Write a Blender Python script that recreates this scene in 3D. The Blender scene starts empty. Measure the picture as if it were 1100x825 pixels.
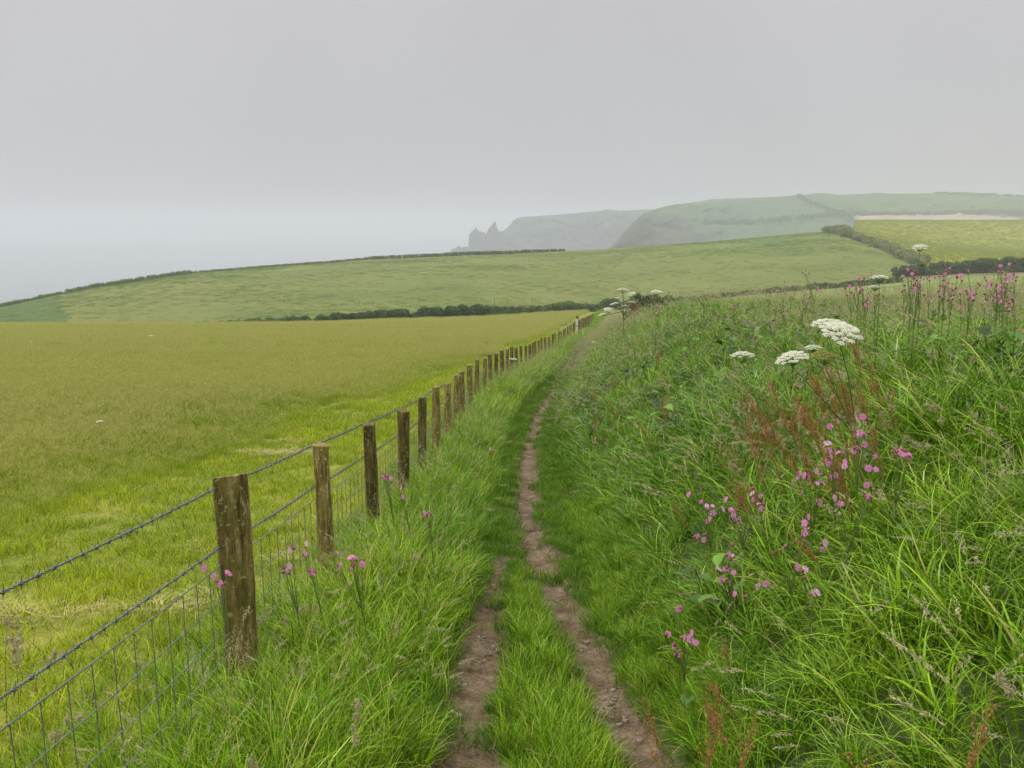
import bpy, math, random
import numpy as np
from mathutils import Vector, Matrix
random.seed(7)
RNG = np.random.default_rng(11)
PI = math.pi
sc = bpy.context.scene
COL = sc.collection

# ------------------------------------------------------------------ camera frame
E = 1.75                       # eye height above the path where the walker stands
FPX = 900.0
TH = math.atan(167 / FPX)      # pitch down
FW = np.array([0, math.cos(TH), -math.sin(TH)])
UP = np.array([0, math.sin(TH), math.cos(TH)])
RT = np.array([1.0, 0, 0])
EYE = np.array([0, 0, E])
def ray(u, v):
    return (u - 550) / FPX * RT - (v - 412.5) / FPX * UP + FW
def campt(u, v, zc):
    return EYE + zc * ray(u, v)
def at(u, v, y):               # the place in the landscape at distance y seen there
    d = ray(u, v)
    return EYE + d * (y / d[1])

cam_d = bpy.data.cameras.new('camera'); cam = bpy.data.objects.new('camera', cam_d); COL.objects.link(cam)
cam_d.sensor_width = 36; cam_d.sensor_fit = 'HORIZONTAL'; cam_d.lens = 36 * FPX / 1100
cam_d.clip_start = .05; cam_d.clip_end = 20000
cam.location = EYE; cam.rotation_euler = (PI / 2 - TH, 0, 0)
sc.camera = cam

# ------------------------------------------------------------------ fence line measured along the path
us = [252,345,398,430,451,467,480,489,497,505,512,520,527,533,540,545,550,555,560,565,569,572,575.5,578,581.5,586,590,615,645]
vs = [512,472,450,437,428,418,411,404,398,391,387,384.5,382,379,377,375.5,374,373,372,370.5,369,368,366.5,365,363.5,362,361,347,335]
zs = [4+1.68*i for i in range(27)] + [64,120]
TOPS = np.array([campt(u, v, z) for u, v, z in zip(us, vs, zs)])
POST_H = 1.13
first = TOPS[0] + np.array([-.03, -2.05, .27])
TOPS = np.vstack([first, TOPS])
ext_y = np.array([-30, -12]); 
FY = np.concatenate([ext_y, TOPS[:, 1], [150, 200]])
FX = np.concatenate([[-1.5, -1.42], TOPS[:, 0], [17.5, 26]])
FZ = np.concatenate([[TOPS[0, 2] + .143 * 32, TOPS[0, 2] + .143 * 14], TOPS[:, 2], [TOPS[-1, 2] - 1.6, TOPS[-1, 2] - 3.2]]) - POST_H

def pchip(x, y):
    x = np.asarray(x, float); y = np.asarray(y, float)
    h = np.diff(x); d = np.diff(y) / h
    m = np.zeros_like(y)
    w1 = 2 * h[1:] + h[:-1]; w2 = h[1:] + 2 * h[:-1]
    ok = d[:-1] * d[1:] > 0
    with np.errstate(all='ignore'):
        mm = (w1 + w2) / (w1 / d[:-1] + w2 / d[1:])
    m[1:-1] = np.where(ok, mm, 0); m[0] = d[0]; m[-1] = d[-1]
    def f(q):
        q = np.asarray(q, float); qc = np.clip(q, x[0], x[-1])
        i = np.clip(np.searchsorted(x, qc, side='right') - 1, 0, len(x) - 2)
        t = (qc - x[i]) / h[i]
        a = (1 + 2 * t) * (1 - t) ** 2; b = t * (1 - t) ** 2; c = t * t * (3 - 2 * t); e = t * t * (t - 1)
        return a * y[i] + b * h[i] * m[i] + c * y[i + 1] + e * h[i] * m[i + 1]
    return f
# smooth the measured ground profile a little
def smooth(a, n=3):
    b = a.copy()
    for _ in range(n):
        b[2:-2] = (a[1:-3] + a[2:-2] * 2 + a[3:-1]) / 4; a = b.copy()
    return b
FZ[3:-4] = smooth(FZ[3:-4], 6); FX[3:-4] = smooth(FX[3:-4], 2)
gz = pchip(FY, FZ); fx = pchip(FY, FX)
px_ = pchip([-30, -5, 2, 3.5, 6.5, 9, 12.7, 14.5, 18, 24, 30, 38, 46, 60, 120, 200],
            [-.25, 0.02, .1, .13, .16, .17, .21, .28, .46, 1.0, 1.75, 2.6, 3.6, 5.8, 14.5, 28])

# ------------------------------------------------------------------ numpy noise
_T = np.random.default_rng(3).random((256, 256))
def vnoise(x, y, f=1.0, o=0.0):
    x = np.asarray(x, float) * f + 37.3 + o; y = np.asarray(y, float) * f + 91.7 + o * 1.7
    xi = np.floor(x).astype(int); yi = np.floor(y).astype(int); tx = x - xi; ty = y - yi
    tx = tx * tx * (3 - 2 * tx); ty = ty * ty * (3 - 2 * ty)
    g = lambda i, j: _T[i % 256, j % 256]
    return (g(xi, yi) * (1 - tx) + g(xi + 1, yi) * tx) * (1 - ty) + (g(xi, yi + 1) * (1 - tx) + g(xi + 1, yi + 1) * tx) * ty
def fbm(x, y, f=1.0, o=0.0, n=4):
    s = 0; a = .5; t = 0
    for k in range(n):
        s = s + a * vnoise(x, y, f * 2 ** k, o + 13 * k); t += a; a *= .55
    return s / t - .5

# ------------------------------------------------------------------ terrain
KA = np.array([-1.4, -.65, -.6, -.5, -.39, -.28, -.17, 0, .1, .17, .28, .39, .5, .61, .8, 1.4])
def col(vals): return np.array(vals, float)
YED = col([108,112,114,118,120,124,130,140,155,160,160,160,160,160,160,160])
TE  = col([.125,.125,.124,.122,.120,.116,.110,.103,.097,.090,.078,.070,.060,.055,.05,.04])   # drop/distance at far field edge
YR  = col([200,225,240,275,310,350,380,400,400,400,400,400,420,430,430,430])
VR  = col([372,335,328,308,292,284,276.5,271,267,262.5,255,247,262,268,262,250])                # skyline of the near hill
TR  = (VR - 245) / 900.0 * 1.02
HK = {}
def knots(a):
    ye = np.interp(a, KA, YED); te = np.interp(a, KA, TE); yr = np.interp(a, KA, YR); tr = np.interp(a, KA, TR)
    ze = E - te * ye; zr = E - tr * yr
    yv = ye + 22; zv = ze - 1.6
    y60 = np.full_like(a, 60.0); 
    z60l = gz(y60); z60 = np.where(a < .12, z60l, z60l + np.clip((a - .12) * 60 * .11, 0, 9))
    y95 = y60 + 35; z95 = E - np.interp(a, KA, TE) * 95 - .9 * 1.0
    z95 = np.where(a < .1, np.minimum(gz(y95), (z60 + ze) / 2 + .3), z95)
    ym = yv + (yr - yv) * .45; zm = zv + (zr - zv) * .58 + np.interp(a, [-.7, -.4, .3, .6], [2.6, 2.2, 1.0, .3])
    right = np.clip((a - .372) / .03, 0, 1)
    yb = yr + 190; zb_l = zr - 75; zb_r = E + .012 * yb - 1.5
    zb = zb_l * (1 - right) + zb_r * right
    yc = yb + 160; zc = np.where(right > .5, zb - 22, zb - 30)
    Y = np.stack([y60 - 30, y60, y95, ye, yv, ym, yr, yb, yc, yc + 900]); Z = np.stack([gz(y60 - 30), z60, z95, ze, zv, zm, zr, zb, zc, zc - 40])
    return Y, Z
def far_h(x, y):
    a = x / np.maximum(y, 1.0)
    Y, Z = knots(a)
    h = np.diff(Y, axis=0); d = np.diff(Z, axis=0) / h
    m = np.zeros_like(Z)
    with np.errstate(all='ignore'):
        mm = 2 * d[:-1] * d[1:] / (d[:-1] + d[1:])
    m[1:-1] = np.where(d[:-1] * d[1:] > 0, mm, 0); m[0] = d[0]; m[-1] = d[-1]
    i = np.clip((y[None] >= Y).sum(0) - 1, 0, Y.shape[0] - 2)
    j = np.arange(len(y))
    y0 = Y[i, j]; hh = h[i, j]; t = np.clip((y - y0) / hh, 0, 1)
    A = (1 + 2 * t) * (1 - t) ** 2; B = t * (1 - t) ** 2; C = t * t * (3 - 2 * t); D = t * t * (t - 1)
    return A * Z[i, j] + B * hh * m[i, j] + C * Z[i + 1, j] + D * hh * m[i + 1, j]
BS = pchip([-3, .45, .75, 1.3, 2.0, 2.8, 3.6, 5, 9, 20, 60], [0, 0, .12, .48, .94, 1.34, 1.54, 1.66, 1.72, 2.0, 3.2])
def near_h(x, y):
    s = x - px_(y)
    amp = np.interp(y, [0, 6, 20, 32, 46, 62], [.92, 1.0, 1.22, 1.5, 1.3, .7])
    b = BS(s) * amp
    und = fbm(x, y, .9, 5) * .22 * np.clip((s - .8) / 1.2, 0, 1)
    sl = fx(y) - x
    verge = .07 * np.exp(-((s + 1.0) / .35) ** 2) 
    left = -.02 * np.clip(sl, 0, 3)
    return gz(y) - .03 + b + und + verge + left + fbm(x, y, .5, 9) * .06
def H(x, y):
    x = np.atleast_1d(np.asarray(x, float)); y = np.atleast_1d(np.asarray(y, float))
    x, y = np.broadcast_arrays(x, y); sh = x.shape; x = x.ravel(); y = y.ravel()
    n = near_h(x, y)
    w = np.clip((y - 42) / 26, 0, 1); w = w * w * (3 - 2 * w)
    f = far_h(x, np.maximum(y, 31)) + fbm(x, y, .03, 2) * .7 * np.clip((y - 60) / 60, 0, 1)
    return (n * (1 - w) + f * w).reshape(sh)
def hit(u, v, h=0.0, y0=1.2, y1=640):
    d = ray(u, v); t = y0 * (y1 / y0) ** (np.arange(900) / 899.0)
    P = EYE[None] + d[None] * (t / d[1])[:, None]
    c = P[:, 2] - H(P[:, 0], P[:, 1]) - h
    k = np.argmax(c <= 0) if (c <= 0).any() else int(np.argmin(c))
    if k > 0 and (c <= 0).any():
        f = c[k - 1] / (c[k - 1] - c[k]); return P[k - 1] * (1 - f) + P[k] * f
    return P[k]

# ------------------------------------------------------------------ mesh helpers
class MB:
    def __init__(s): s.v = []; s.f = []; s.m = []; s.a = []; s.n = 0
    def add(s, V, F, mat=0, attr=None):
        V = np.asarray(V, float); F = np.asarray(F, int)
        if len(F) == 0: return s
        s.v.append(V); s.f.append((F + s.n)); s.m.append(np.full(len(F), mat)); s.n += len(V)
        s.a.append(np.zeros(len(V)) if attr is None else np.broadcast_to(attr, (len(V),)).astype(float))
        return s
    def mesh(s, name, mats, smooth=False):
        me = bpy.data.meshes.new(name)
        V = np.concatenate(s.v); me.vertices.add(len(V)); me.vertices.foreach_set('co', V.astype(np.float32).ravel())
        tot = np.concatenate([np.full(len(f), f.shape[1]) for f in s.f]); idx = np.concatenate([f.ravel() for f in s.f])
        me.loops.add(len(idx)); me.loops.foreach_set('vertex_index', idx.astype(np.int32))
        me.polygons.add(len(tot)); st = np.concatenate([[0], np.cumsum(tot)[:-1]])
        me.polygons.foreach_set('loop_start', st.astype(np.int32)); me.polygons.foreach_set('loop_total', tot.astype(np.int32))
        me.polygons.foreach_set('material_index', np.concatenate(s.m).astype(np.int32))
        me.polygons.foreach_set('use_smooth', np.full(len(tot), smooth))
        at_ = me.attributes.new('br', 'FLOAT', 'POINT'); at_.data.foreach_set('value', np.concatenate(s.a).astype(np.float32))
        for m in mats: me.materials.append(m)
        me.update(); me.validate()
        return me
def obj(name, mesh, parent=None, loc=None):
    o = bpy.data.objects.new(name, mesh); COL.objects.link(o)
    if parent is not None: o.parent = parent
    if loc is not None: o.location = loc
    return o
def tag(o, label=None, cat=None, group=None, kind=None):
    if label: o['label'] = label
    if cat: o['category'] = cat
    if group: o['group'] = group
    if kind: o['kind'] = kind
    return o
def empty(name, loc=(0, 0, 0), rz=0):
    o = bpy.data.objects.new(name, None); COL.objects.link(o); o.location = loc; o.rotation_euler = (0, 0, rz)
    o.empty_display_size = .1
    return o
def copy_tree(o, parent=None):
    c = o.copy(); COL.objects.link(c)
    if parent is not None: c.parent = parent
    for ch in list(o.children): copy_tree(ch, c)
    return c
def tube(P, R, sides=6, cap=True):
    P = np.asarray(P, float); n = len(P); R = np.broadcast_to(R, (n,)).astype(float)
    T = np.gradient(P, axis=0); T /= np.linalg.norm(T, axis=1)[:, None] + 1e-9
    ref = np.array([0, 0, 1.0]) if abs(T[0, 2]) < .9 else np.array([1.0, 0, 0])
    A = np.cross(T, ref); A /= np.linalg.norm(A, axis=1)[:, None] + 1e-9; B = np.cross(T, A)
    th = np.arange(sides) * 2 * PI / sides
    V = P[:, None] + R[:, None, None] * (np.cos(th)[None, :, None] * A[:, None] + np.sin(th)[None, :, None] * B[:, None])
    V = V.reshape(-1, 3)
    i = np.arange(n - 1)[:, None] * sides; j = np.arange(sides)[None]; k = (j + 1) % sides
    F = np.stack([i + j, i + k, i + sides + k, i + sides + j], -1).reshape(-1, 4)
    return V, F

# ------------------------------------------------------------------ materials
def nmat(name):
    m = bpy.data.materials.new(name); m.use_nodes = True
    nt = m.node_tree; nt.nodes.clear()
    return m, nt, nt.nodes, nt.links
def N(nodes, t, **k):
    n = nodes.new(t)
    for a, b in k.items(): setattr(n, a, b)
    return n
def ramp(nodes, pts, interp='LINEAR'):
    r = nodes.new('ShaderNodeValToRGB'); r.color_ramp.interpolation = interp
    els = r.color_ramp.elements
    while len(els) > 1: els.remove(els[0])
    els[0].position = pts[0][0]; els[0].color = (*pts[0][1], 1)
    for p, c in pts[1:]:
        e = els.new(p); e.color = (*c, 1)
    return r
def mixc(nt, fac, a, b, mode='MIX'):
    n = nt.nodes.new('ShaderNodeMix'); n.data_type = 'RGBA'; n.blend_type = mode
    for s, val in ((n.inputs[0], fac), (n.inputs[6], a), (n.inputs[7], b)):
        if isinstance(val, bpy.types.NodeSocket): nt.links.new(val, s)
        elif isinstance(val, (int, float)): s.default_value = val
        else: s.default_value = (*val, 1)
    return n.outputs[2]
def noise(nt, scale, detail=4, rough=.6, vec=None, out=0, stretch=None):
    n = nt.nodes.new('ShaderNodeTexNoise'); n.inputs['Scale'].default_value = scale
    n.inputs['Detail'].default_value = detail; n.inputs['Roughness'].default_value = rough
    if vec is None:
        vec = nt.nodes.new('ShaderNodeNewGeometry').outputs['Position']
    if stretch:
        mp = nt.nodes.new('ShaderNodeMapping'); mp.inputs['Scale'].default_value = stretch
        nt.links.new(vec, mp.inputs[0]); vec = mp.outputs[0]
    nt.links.new(vec, n.inputs['Vector'])
    return n.outputs[out]
def fin(nt, colr, rough=.8, spec=.3, bump=None, bstr=.3, bdist=.02, transl=0, tcol=None):
    p = nt.nodes.new('ShaderNodeBsdfPrincipled'); o = nt.nodes.new('ShaderNodeOutputMaterial')
    if isinstance(colr, bpy.types.NodeSocket): nt.links.new(colr, p.inputs['Base Color'])
    else: p.inputs['Base Color'].default_value = (*colr, 1)
    p.inputs['Roughness'].default_value = rough; p.inputs['Specular IOR Level'].default_value = spec
    if bump is not None:
        b = nt.nodes.new('ShaderNodeBump'); b.inputs['Strength'].default_value = bstr; b.inputs['Distance'].default_value = bdist
        nt.links.new(bump, b.inputs['Height']); nt.links.new(b.outputs[0], p.inputs['Normal'])
    if transl:
        t = nt.nodes.new('ShaderNodeBsdfTranslucent'); mx = nt.nodes.new('ShaderNodeMixShader'); mx.inputs[0].default_value = transl
        if isinstance(colr, bpy.types.NodeSocket): nt.links.new(colr, t.inputs[0])
        else: t.inputs[0].default_value = (*colr, 1)
        nt.links.new(p.outputs[0], mx.inputs[1]); nt.links.new(t.outputs[0], mx.inputs[2]); nt.links.new(mx.outputs[0], o.inputs[0])
    else: nt.links.new(p.outputs[0], o.inputs[0])
def flat(name, c, rough=.7, spec=.3, var=.25, scale=8, transl=0):
    m, nt, nd, lk = nmat(name)
    n = noise(nt, scale, 3)
    a = tuple(x * (1 - var) for x in c); b = tuple(min(1, x * (1 + var)) for x in c)
    r = ramp(nd, [(.3, a), (.7, b)]); lk.new(n, r.inputs[0])
    fin(nt, r.outputs[0], rough, spec, transl=transl)
    return m
def grass_mat(name, c1, c2, dry, dryfrac=.08, rough=.4, transl=.35, big=.35, spec=.4):
    """tint (per tuft) mixes c1..c2, br (per blade) varies, a few blades are dry"""
    m, nt, nd, lk = nmat(name)
    ti = N(nd, 'ShaderNodeAttribute', attribute_type='INSTANCER', attribute_name='tint')
    br = N(nd, 'ShaderNodeAttribute', attribute_type='GEOMETRY', attribute_name='br')
    big_n = noise(nt, big, 3)
    add = N(nd, 'ShaderNodeMath', operation='MULTIPLY_ADD'); lk.new(big_n, add.inputs[0]); add.inputs[1].default_value = 1.3
    sub = N(nd, 'ShaderNodeMath', operation='MULTIPLY_ADD'); lk.new(ti.outputs['Fac'], sub.inputs[0]); sub.inputs[1].default_value = .7; sub.inputs[2].default_value = -.5
    lk.new(sub.outputs[0], add.inputs[2]); add.use_clamp = True
    c = mixc(nt, add.outputs[0], c1, c2)
    # per blade brightness
    mr = N(nd, 'ShaderNodeMapRange'); mr.inputs['From Min'].default_value = 0; mr.inputs['From Max'].default_value = 1
    mr.inputs['To Min'].default_value = .22; mr.inputs['To Max'].default_value = 1.75; lk.new(br.outputs['Fac'], mr.inputs['Value'])
    hs = N(nd, 'ShaderNodeHueSaturation'); lk.new(mr.outputs[0], hs.inputs['Value']); lk.new(c, hs.inputs['Color'])
    g = N(nd, 'ShaderNodeMath', operation='GREATER_THAN'); lk.new(br.outputs['Fac'], g.inputs[0]); g.inputs[1].default_value = 1 - dryfrac
    c = mixc(nt, g.outputs[0], hs.outputs[0], dry)
    fin(nt, c, rough, spec, transl=transl)
    return m

M = {}
M['bank'] = grass_mat('bank_blades', (.085, .22, .003), (.25, .42, .012), (.52, .48, .12), .04, .30, .14, .8, .25)
M['verge'] = grass_mat('verge_blades', (.135, .30, .005), (.32, .49, .020), (.54, .50, .13), .06, .35, .17, .7, .2)
M['turf'] = grass_mat('turf_blades', (.075, .19, .006), (.17, .31, .012), (.36, .29, .11), .05, .5, .14, 1.5, .08)
M['mown'] = grass_mat('mown_blades', (.22, .33, .006), (.40, .47, .012), (.60, .50, .12), .07, .5, .3, .9, .12)
M['meadow'] = grass_mat('meadow_blades', (.20, .33, .010), (.37, .46, .028), (.50, .42, .15), .07, .6, .35, .45, .12)
M['seed'] = flat('pale_seed_head', (.52, .47, .27), .8, .2, .3, 30, .3)
M['seedp'] = flat('purplish_seed_head', (.52, .44, .27), .8, .2, .35, 30, .3)
M['seedm'] = flat('meadow_seed_head', (.52, .50, .15), .8, .1, .4, 9, .45)
M['stalk'] = flat('green_stalk', (.13, .20, .05), .5, .4, .3, 10)
M['darkstalk'] = flat('dark_umbel_stalk', (.11, .115, .045), .5, .3, .4, 12)
M['redstalk'] = flat('reddish_stalk', (.16, .23, .055), .6, .2, .35, 12)
M['rust'] = flat('rust_sorrel_seed', (.48, .225, .09), .8, .1, .4, 40, .3)
M['umbel'] = flat('cream_florets', (.74, .74, .58), .7, .2, .10, 60, .25)
M['bract'] = flat('olive_umbel_seed', (.27, .25, .05), .7, .2, .3, 60, .2)
M['pink'] = flat('pink_petals', (.95, .32, .68), .6, .2, .15, 80, .4)
M['palepink'] = flat('pale_pink_petals', (.86, .50, .72), .6, .2, .12, 80, .4)
M['calyx'] = flat('dark_calyx', (.30, .11, .11), .6, .3, .3, 80)
M['leaf'] = flat('broad_leaf', (.09, .20, .03), .4, .4, .35, 14, .3)
M['yellow'] = flat('yellow_petals', (.80, .55, .02), .5, .3, .1, 50, .2)
M['gorse'] = flat('gorse_green', (.055, .10, .022), .7, .3, .5, 6, .15)
M['gorse_dead'] = flat('gorse_brown', (.20, .11, .06), .8, .2, .4, 8, .1)
M['hedge'] = flat('hedge_leaves', (.095, .16, .045), .7, .2, .45, .7, .35)
M['hedge2'] = flat('low_hedge_leaves', (.15, .23, .06), .7, .2, .4, .5, .35)
M['hedge3'] = flat('bank_scrub', (.26, .29, .11), .7, .2, .35, .35, .35)
M['zinc'] = flat('galvanised_wire', (.16, .18, .18), .35, .6, .3, 40)
M['white'] = flat('white_paint', (.75, .76, .74), .5, .4, .05, 10)

def ground_mat(name, cols, s1=.35, s2=9, bstr=.6, bdist=.08, stretch=None, extra=None):
    m, nt, nd, lk = nmat(name)
    n1 = noise(nt, s1, 5, .62, stretch=stretch); n2 = noise(nt, s2, 4, .7)
    ad = N(nd, 'ShaderNodeMath', operation='MULTIPLY_ADD'); lk.new(n2, ad.inputs[0]); ad.inputs[1].default_value = .6
    sb = N(nd, 'ShaderNodeMath', operation='MULTIPLY_ADD'); lk.new(n1, sb.inputs[0]); sb.inputs[1].default_value = .75; sb.inputs[2].default_value = -.175
    lk.new(sb.outputs[0], ad.inputs[2])
    r = ramp(nd, [((p_q - .5) * .55 + .5, c_q) for p_q, c_q in cols]); lk.new(ad.outputs[0], r.inputs[0])
    c = r.outputs[0]
    if extra: c = extra(nt, nd, lk, c)
    fin(nt, c, .9, .15, n2, bstr, bdist)
    return m
G = {}
G['ground'] = ground_mat('grassy_earth', [(.3, (.035, .055, .014)), (.5, (.055, .085, .02)), (.7, (.09, .12, .03))], .8, 14)
G['mown'] = ground_mat('mown_sward', [(.3, (.13, .17, .022)), (.5, (.20, .235, .032)), (.72, (.30, .29, .065))], .6, 11)
G['meadow'] = ground_mat('hay_meadow', [(.3, (.16, .21, .02)), (.5, (.22, .26, .03)), (.72, (.30, .32, .05))], .15, 6)
def tracks(nt, nd, lk, c):
    n = noise(nt, .012, 2, .5, stretch=(1, .35, 0))
    r = ramp(nd, [(.35, (.0, .0, .0)), (.65, (1, 1, 1))]); lk.new(n, r.inputs[0])
    c = mixc(nt, r.outputs[0], c, (.18, .195, .05), 'MIX')
    sp = noise(nt, .55, 4, .75)
    r2 = ramp(nd, [(.56, (0, 0, 0)), (.70, (.75, .75, .75))]); lk.new(sp, r2.inputs[0])
    return mixc(nt, r2.outputs[0], c, (.085, .135, .035))
G['hill'] = ground_mat('pasture', [(.28, (.085, .135, .025)), (.5, (.14, .19, .04)), (.74, (.21, .24, .065))], .05, 1.4, .5, .3, extra=tracks)
G['rough'] = ground_mat('rough_hill_grass', [(.3, (.055, .10, .022)), (.5, (.085, .14, .03)), (.72, (.12, .17, .04))], .15, .9, .7, .5)
def tram(nt, nd, lk, c):
    w = nd.new('ShaderNodeTexWave'); w.inputs['Scale'].default_value = .018; w.inputs['Distortion'].default_value = .4
    g = nd.new('ShaderNodeNewGeometry'); mp = nd.new('ShaderNodeMapping'); mp.inputs['Rotation'].default_value = (0, 0, .9)
    lk.new(g.outputs['Position'], mp.inputs[0]); lk.new(mp.outputs[0], w.inputs['Vector'])
    r = ramp(nd, [(.94, (0, 0, 0)), (.99, (.55, .55, .55))]); lk.new(w.outputs[0], r.inputs[0])
    return mixc(nt, r.outputs[0], c, (.17, .17, .04))
G['barley'] = ground_mat('ripening_crop', [(.3, (.22, .24, .01)), (.5, (.29, .29, .02)), (.72, (.36, .34, .05))], .03, 1.2, .4, .3, extra=tram)
G['plough'] = ground_mat('tilled_earth', [(.3, (.20, .14, .10)), (.5, (.25, .18, .13)), (.72, (.30, .22, .17))], .2, 2)
G['valley'] = ground_mat('valley_pasture', [(.3, (.14, .21, .04)), (.5, (.18, .25, .055)), (.72, (.24, .29, .09))], .06, 2)

# ------------------------------------------------------------------ the ground, cut into its fields along shared edges
p_ = np.linspace(-1.45, 1.45, 560); p_ = np.sign(p_) * np.abs(p_ / 1.45) ** 1.15 * 1.45
r_ = [4.0]
while r_[-1] < 1200: r_.append(r_[-1] * 1.0125 if r_[-1] < 60 else r_[-1] * 1.010)
r_ = np.array(r_)
PX, RY = np.meshgrid(p_, r_)
GX = PX * RY; GY = RY - 10
s_ = GX - px_(GY)
GZ = H(GX, GY)
corr = np.clip(1 - (np.abs(s_ + .02) - .60) / .10, 0, 1) * (GY < 40) * np.clip((40 - GY) / 4, 0, 1)
GZg = GZ - .10 * corr
nr, nc = GX.shape
V = np.stack([GX, GY, GZg], -1).reshape(-1, 3)
i = np.arange(nr - 1)[:, None] * nc; j = np.arange(nc - 1)[None]
F = np.stack([i + j, i + j + 1, i + nc + j + 1, i + nc + j], -1).reshape(-1, 4)
C = V[F].mean(1); cx, cy = C[:, 0], C[:, 1]; ca = cx / np.maximum(cy, 1)
def wmown(y): return np.interp(y, [3, 8, 12, 16, 28, 75, 140], [3.9, 3.9, 3.7, 3.5, 3.2, 3.3, 4.2])
def dleft(x, y): return fx(y) - x
dl = dleft(cx, cy) + fbm(cx, cy, .35, 4) * 1.4
yed = np.interp(ca, KA, YED) + 3
field = dleft(cx, cy) > .25
reg = np.zeros(len(F), int)                                # 0 ground
reg[field & (cy < yed)] = 2
reg[field & (cy < yed) & (dl < wmown(cy))] = 1
hill = (cy >= yed) & (cy < 700)
reg[hill] = 3
reg[hill & (ca < -.522 - (cy - 118) * .00025 + fbm(cx, cy, .2, 6) * .012)] = 4
right = (cy > 58) & (cy < yed) & ~field
reg[right] = 7
# hedge bank line on the right divides pasture, tilled strip and crop
HB = [hit(893, 249), hit(925, 258), hit(960, 270), hit(985, 281)]
hbx = np.array([[q[1], q[0] / q[1]] for q in HB]); hbx = hbx[np.argsort(hbx[:, 0])]; print('HB', hbx)
yel = (ca > np.interp(cy, hbx[:, 0], hbx[:, 1])) & (cy > 207) & (cy < 760)
reg[yel] = 5
til = (ca > .47) & (cy > 165) & (cy < 196 + (ca - .47) * 10) 
reg[til] = 6
reg[(ca > .36) & (cy >= yed) & (cy <= 165)] = 7
names = ['ground', 'mown_strip', 'meadow', 'pasture_hill', 'rough_pasture', 'crop_field', 'tilled_field', 'valley_field']
mats = ['ground', 'mown', 'meadow', 'hill', 'rough', 'barley', 'plough', 'valley']
for k, (nm, mt) in enumerate(zip(names, mats)):
    f = F[reg == k]
    if len(f) == 0: continue
    u_, inv = np.unique(f, return_inverse=True)
    b = MB(); b.add(V[u_], inv.reshape(f.shape))
    tag(obj(nm, b.mesh(nm, [G[mt]], True)), kind='structure')

# ------------------------------------------------------------------ worn path
def px_world(uv):                                            # centre lines of the two bare ruts, on the ground
    P = np.array([hit(u, v) for u, v in uv]); o = np.argsort(P[:, 1]); return P[o]
RR = px_world([(700, 830), (655, 760), (628, 705), (606, 655), (585, 615), (572, 585), (567, 555), (567, 520), (568, 485), (576, 450), (590, 428), (596, 415)])
RL = px_world([(497, 830), (508, 760), (515, 710), (522, 660), (532, 622), (548, 590), (566, 570)])
def rutmask(x, y):
    y = np.asarray(y)
    rr = np.interp(y, RR[:, 1], RR[:, 0]); rl = np.interp(y, RL[:, 1], RL[:, 0])
    # nearer than the picture the ruts run on straight
    rr = np.where(y < RR[0, 1], RR[0, 0] + (y - RR[0, 1]) * -.03, rr); rl = np.where(y < RL[0, 1], RL[0, 0] + 0 * y, rl)
    wob = fbm(x * 0, y, 1.6, 3) * .10; edge = fbm(x, y, 6, 8, 4) * .20
    wr = np.interp(y, [2, 3.4, 4.5, 5.5, 6.5, 8, 12, 20, 28, 34], [.12, .10, .08, .095, .16, .15, .135, .12, .10, .05])
    wr = wr * (1 + fbm(x * 0 + 3, y, 2.2, 1, 2) * 1.1)
    wl = np.interp(y, [2, 3, 4, 5, 6, 6.8, 7.6], [.17, .16, .14, .11, .06, .03, -.05])
    wl = wl * (1 + fbm(x * 0 + 9, y, 2.6, 2, 2) * 1.3)
    a = (wr - np.abs(x - rr - wob * .6) + edge) / .04; b = (wl - np.abs(x - rl + wob * .5) + edge) / .04
    return np.clip(np.maximum(a, b), -3, 1)
ys = []; q = -1.5
while q < 40: ys.append(q); q += .028 + max(0, q) * .0042
ys = np.array(ys); ss = np.linspace(-.72, .70, 84)
SX, SY = np.meshgrid(ss, ys); QX = SX + px_(SY)
mk = rutmask(QX, SY)
QZ = H(QX, SY) + .012 - .045 * np.clip(mk, 0, 1) + fbm(QX, SY, 5, 6) * .035 + fbm(QX, SY, 22, 7, 3) * .014
QZ -= .14 * np.clip((np.abs(SX + .01) - .62) / .09, 0, 1)
# stones trodden into the soil
nr2, nc2 = QX.shape
V2 = np.stack([QX, SY, QZ], -1).reshape(-1, 3)
i = np.arange(nr2 - 1)[:, None] * nc2; j = np.arange(nc2 - 1)[None]
F2 = np.stack([i + j, i + j + 1, i + nc2 + j + 1, i + nc2 + j], -1).reshape(-1, 4)
b = MB(); b.add(V2, F2, 0, np.clip(mk.ravel() * .5 + .5, 0, 1))
m, nt, nd, lk = nmat('trodden_soil')
br = N(nd, 'ShaderNodeAttribute', attribute_type='GEOMETRY', attribute_name='br')
n1 = noise(nt, 6, 5, .7); n2 = noise(nt, 55, 4, .75)
r1 = ramp(nd, [(.3, (.080, .053, .028)), (.5, (.170, .126, .080)), (.7, (.29, .228, .155))]); lk.new(n1, r1.inputs[0])
r2 = ramp(nd, [(.35, (.55, .52, .5)), (.6, (1.15, 1.12, 1.1))]); lk.new(n2, r2.inputs[0])
soil = mixc(nt, 1.0, r1.outputs[0], r2.outputs[0], 'MULTIPLY')
mo = noise(nt, 9, 4, .7)
r3 = ramp(nd, [(.45, (0, 0, 0)), (.62, (1, 1, 1))]); 
sb = N(nd, 'ShaderNodeMath', operation='SUBTRACT'); lk.new(mo, sb.inputs[0])
ml = N(nd, 'ShaderNodeMath', operation='MULTIPLY'); lk.new(br.outputs['Fac'], ml.inputs[0]); ml.inputs[1].default_value = .35; lk.new(ml.outputs[0], sb.inputs[1])
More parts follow.
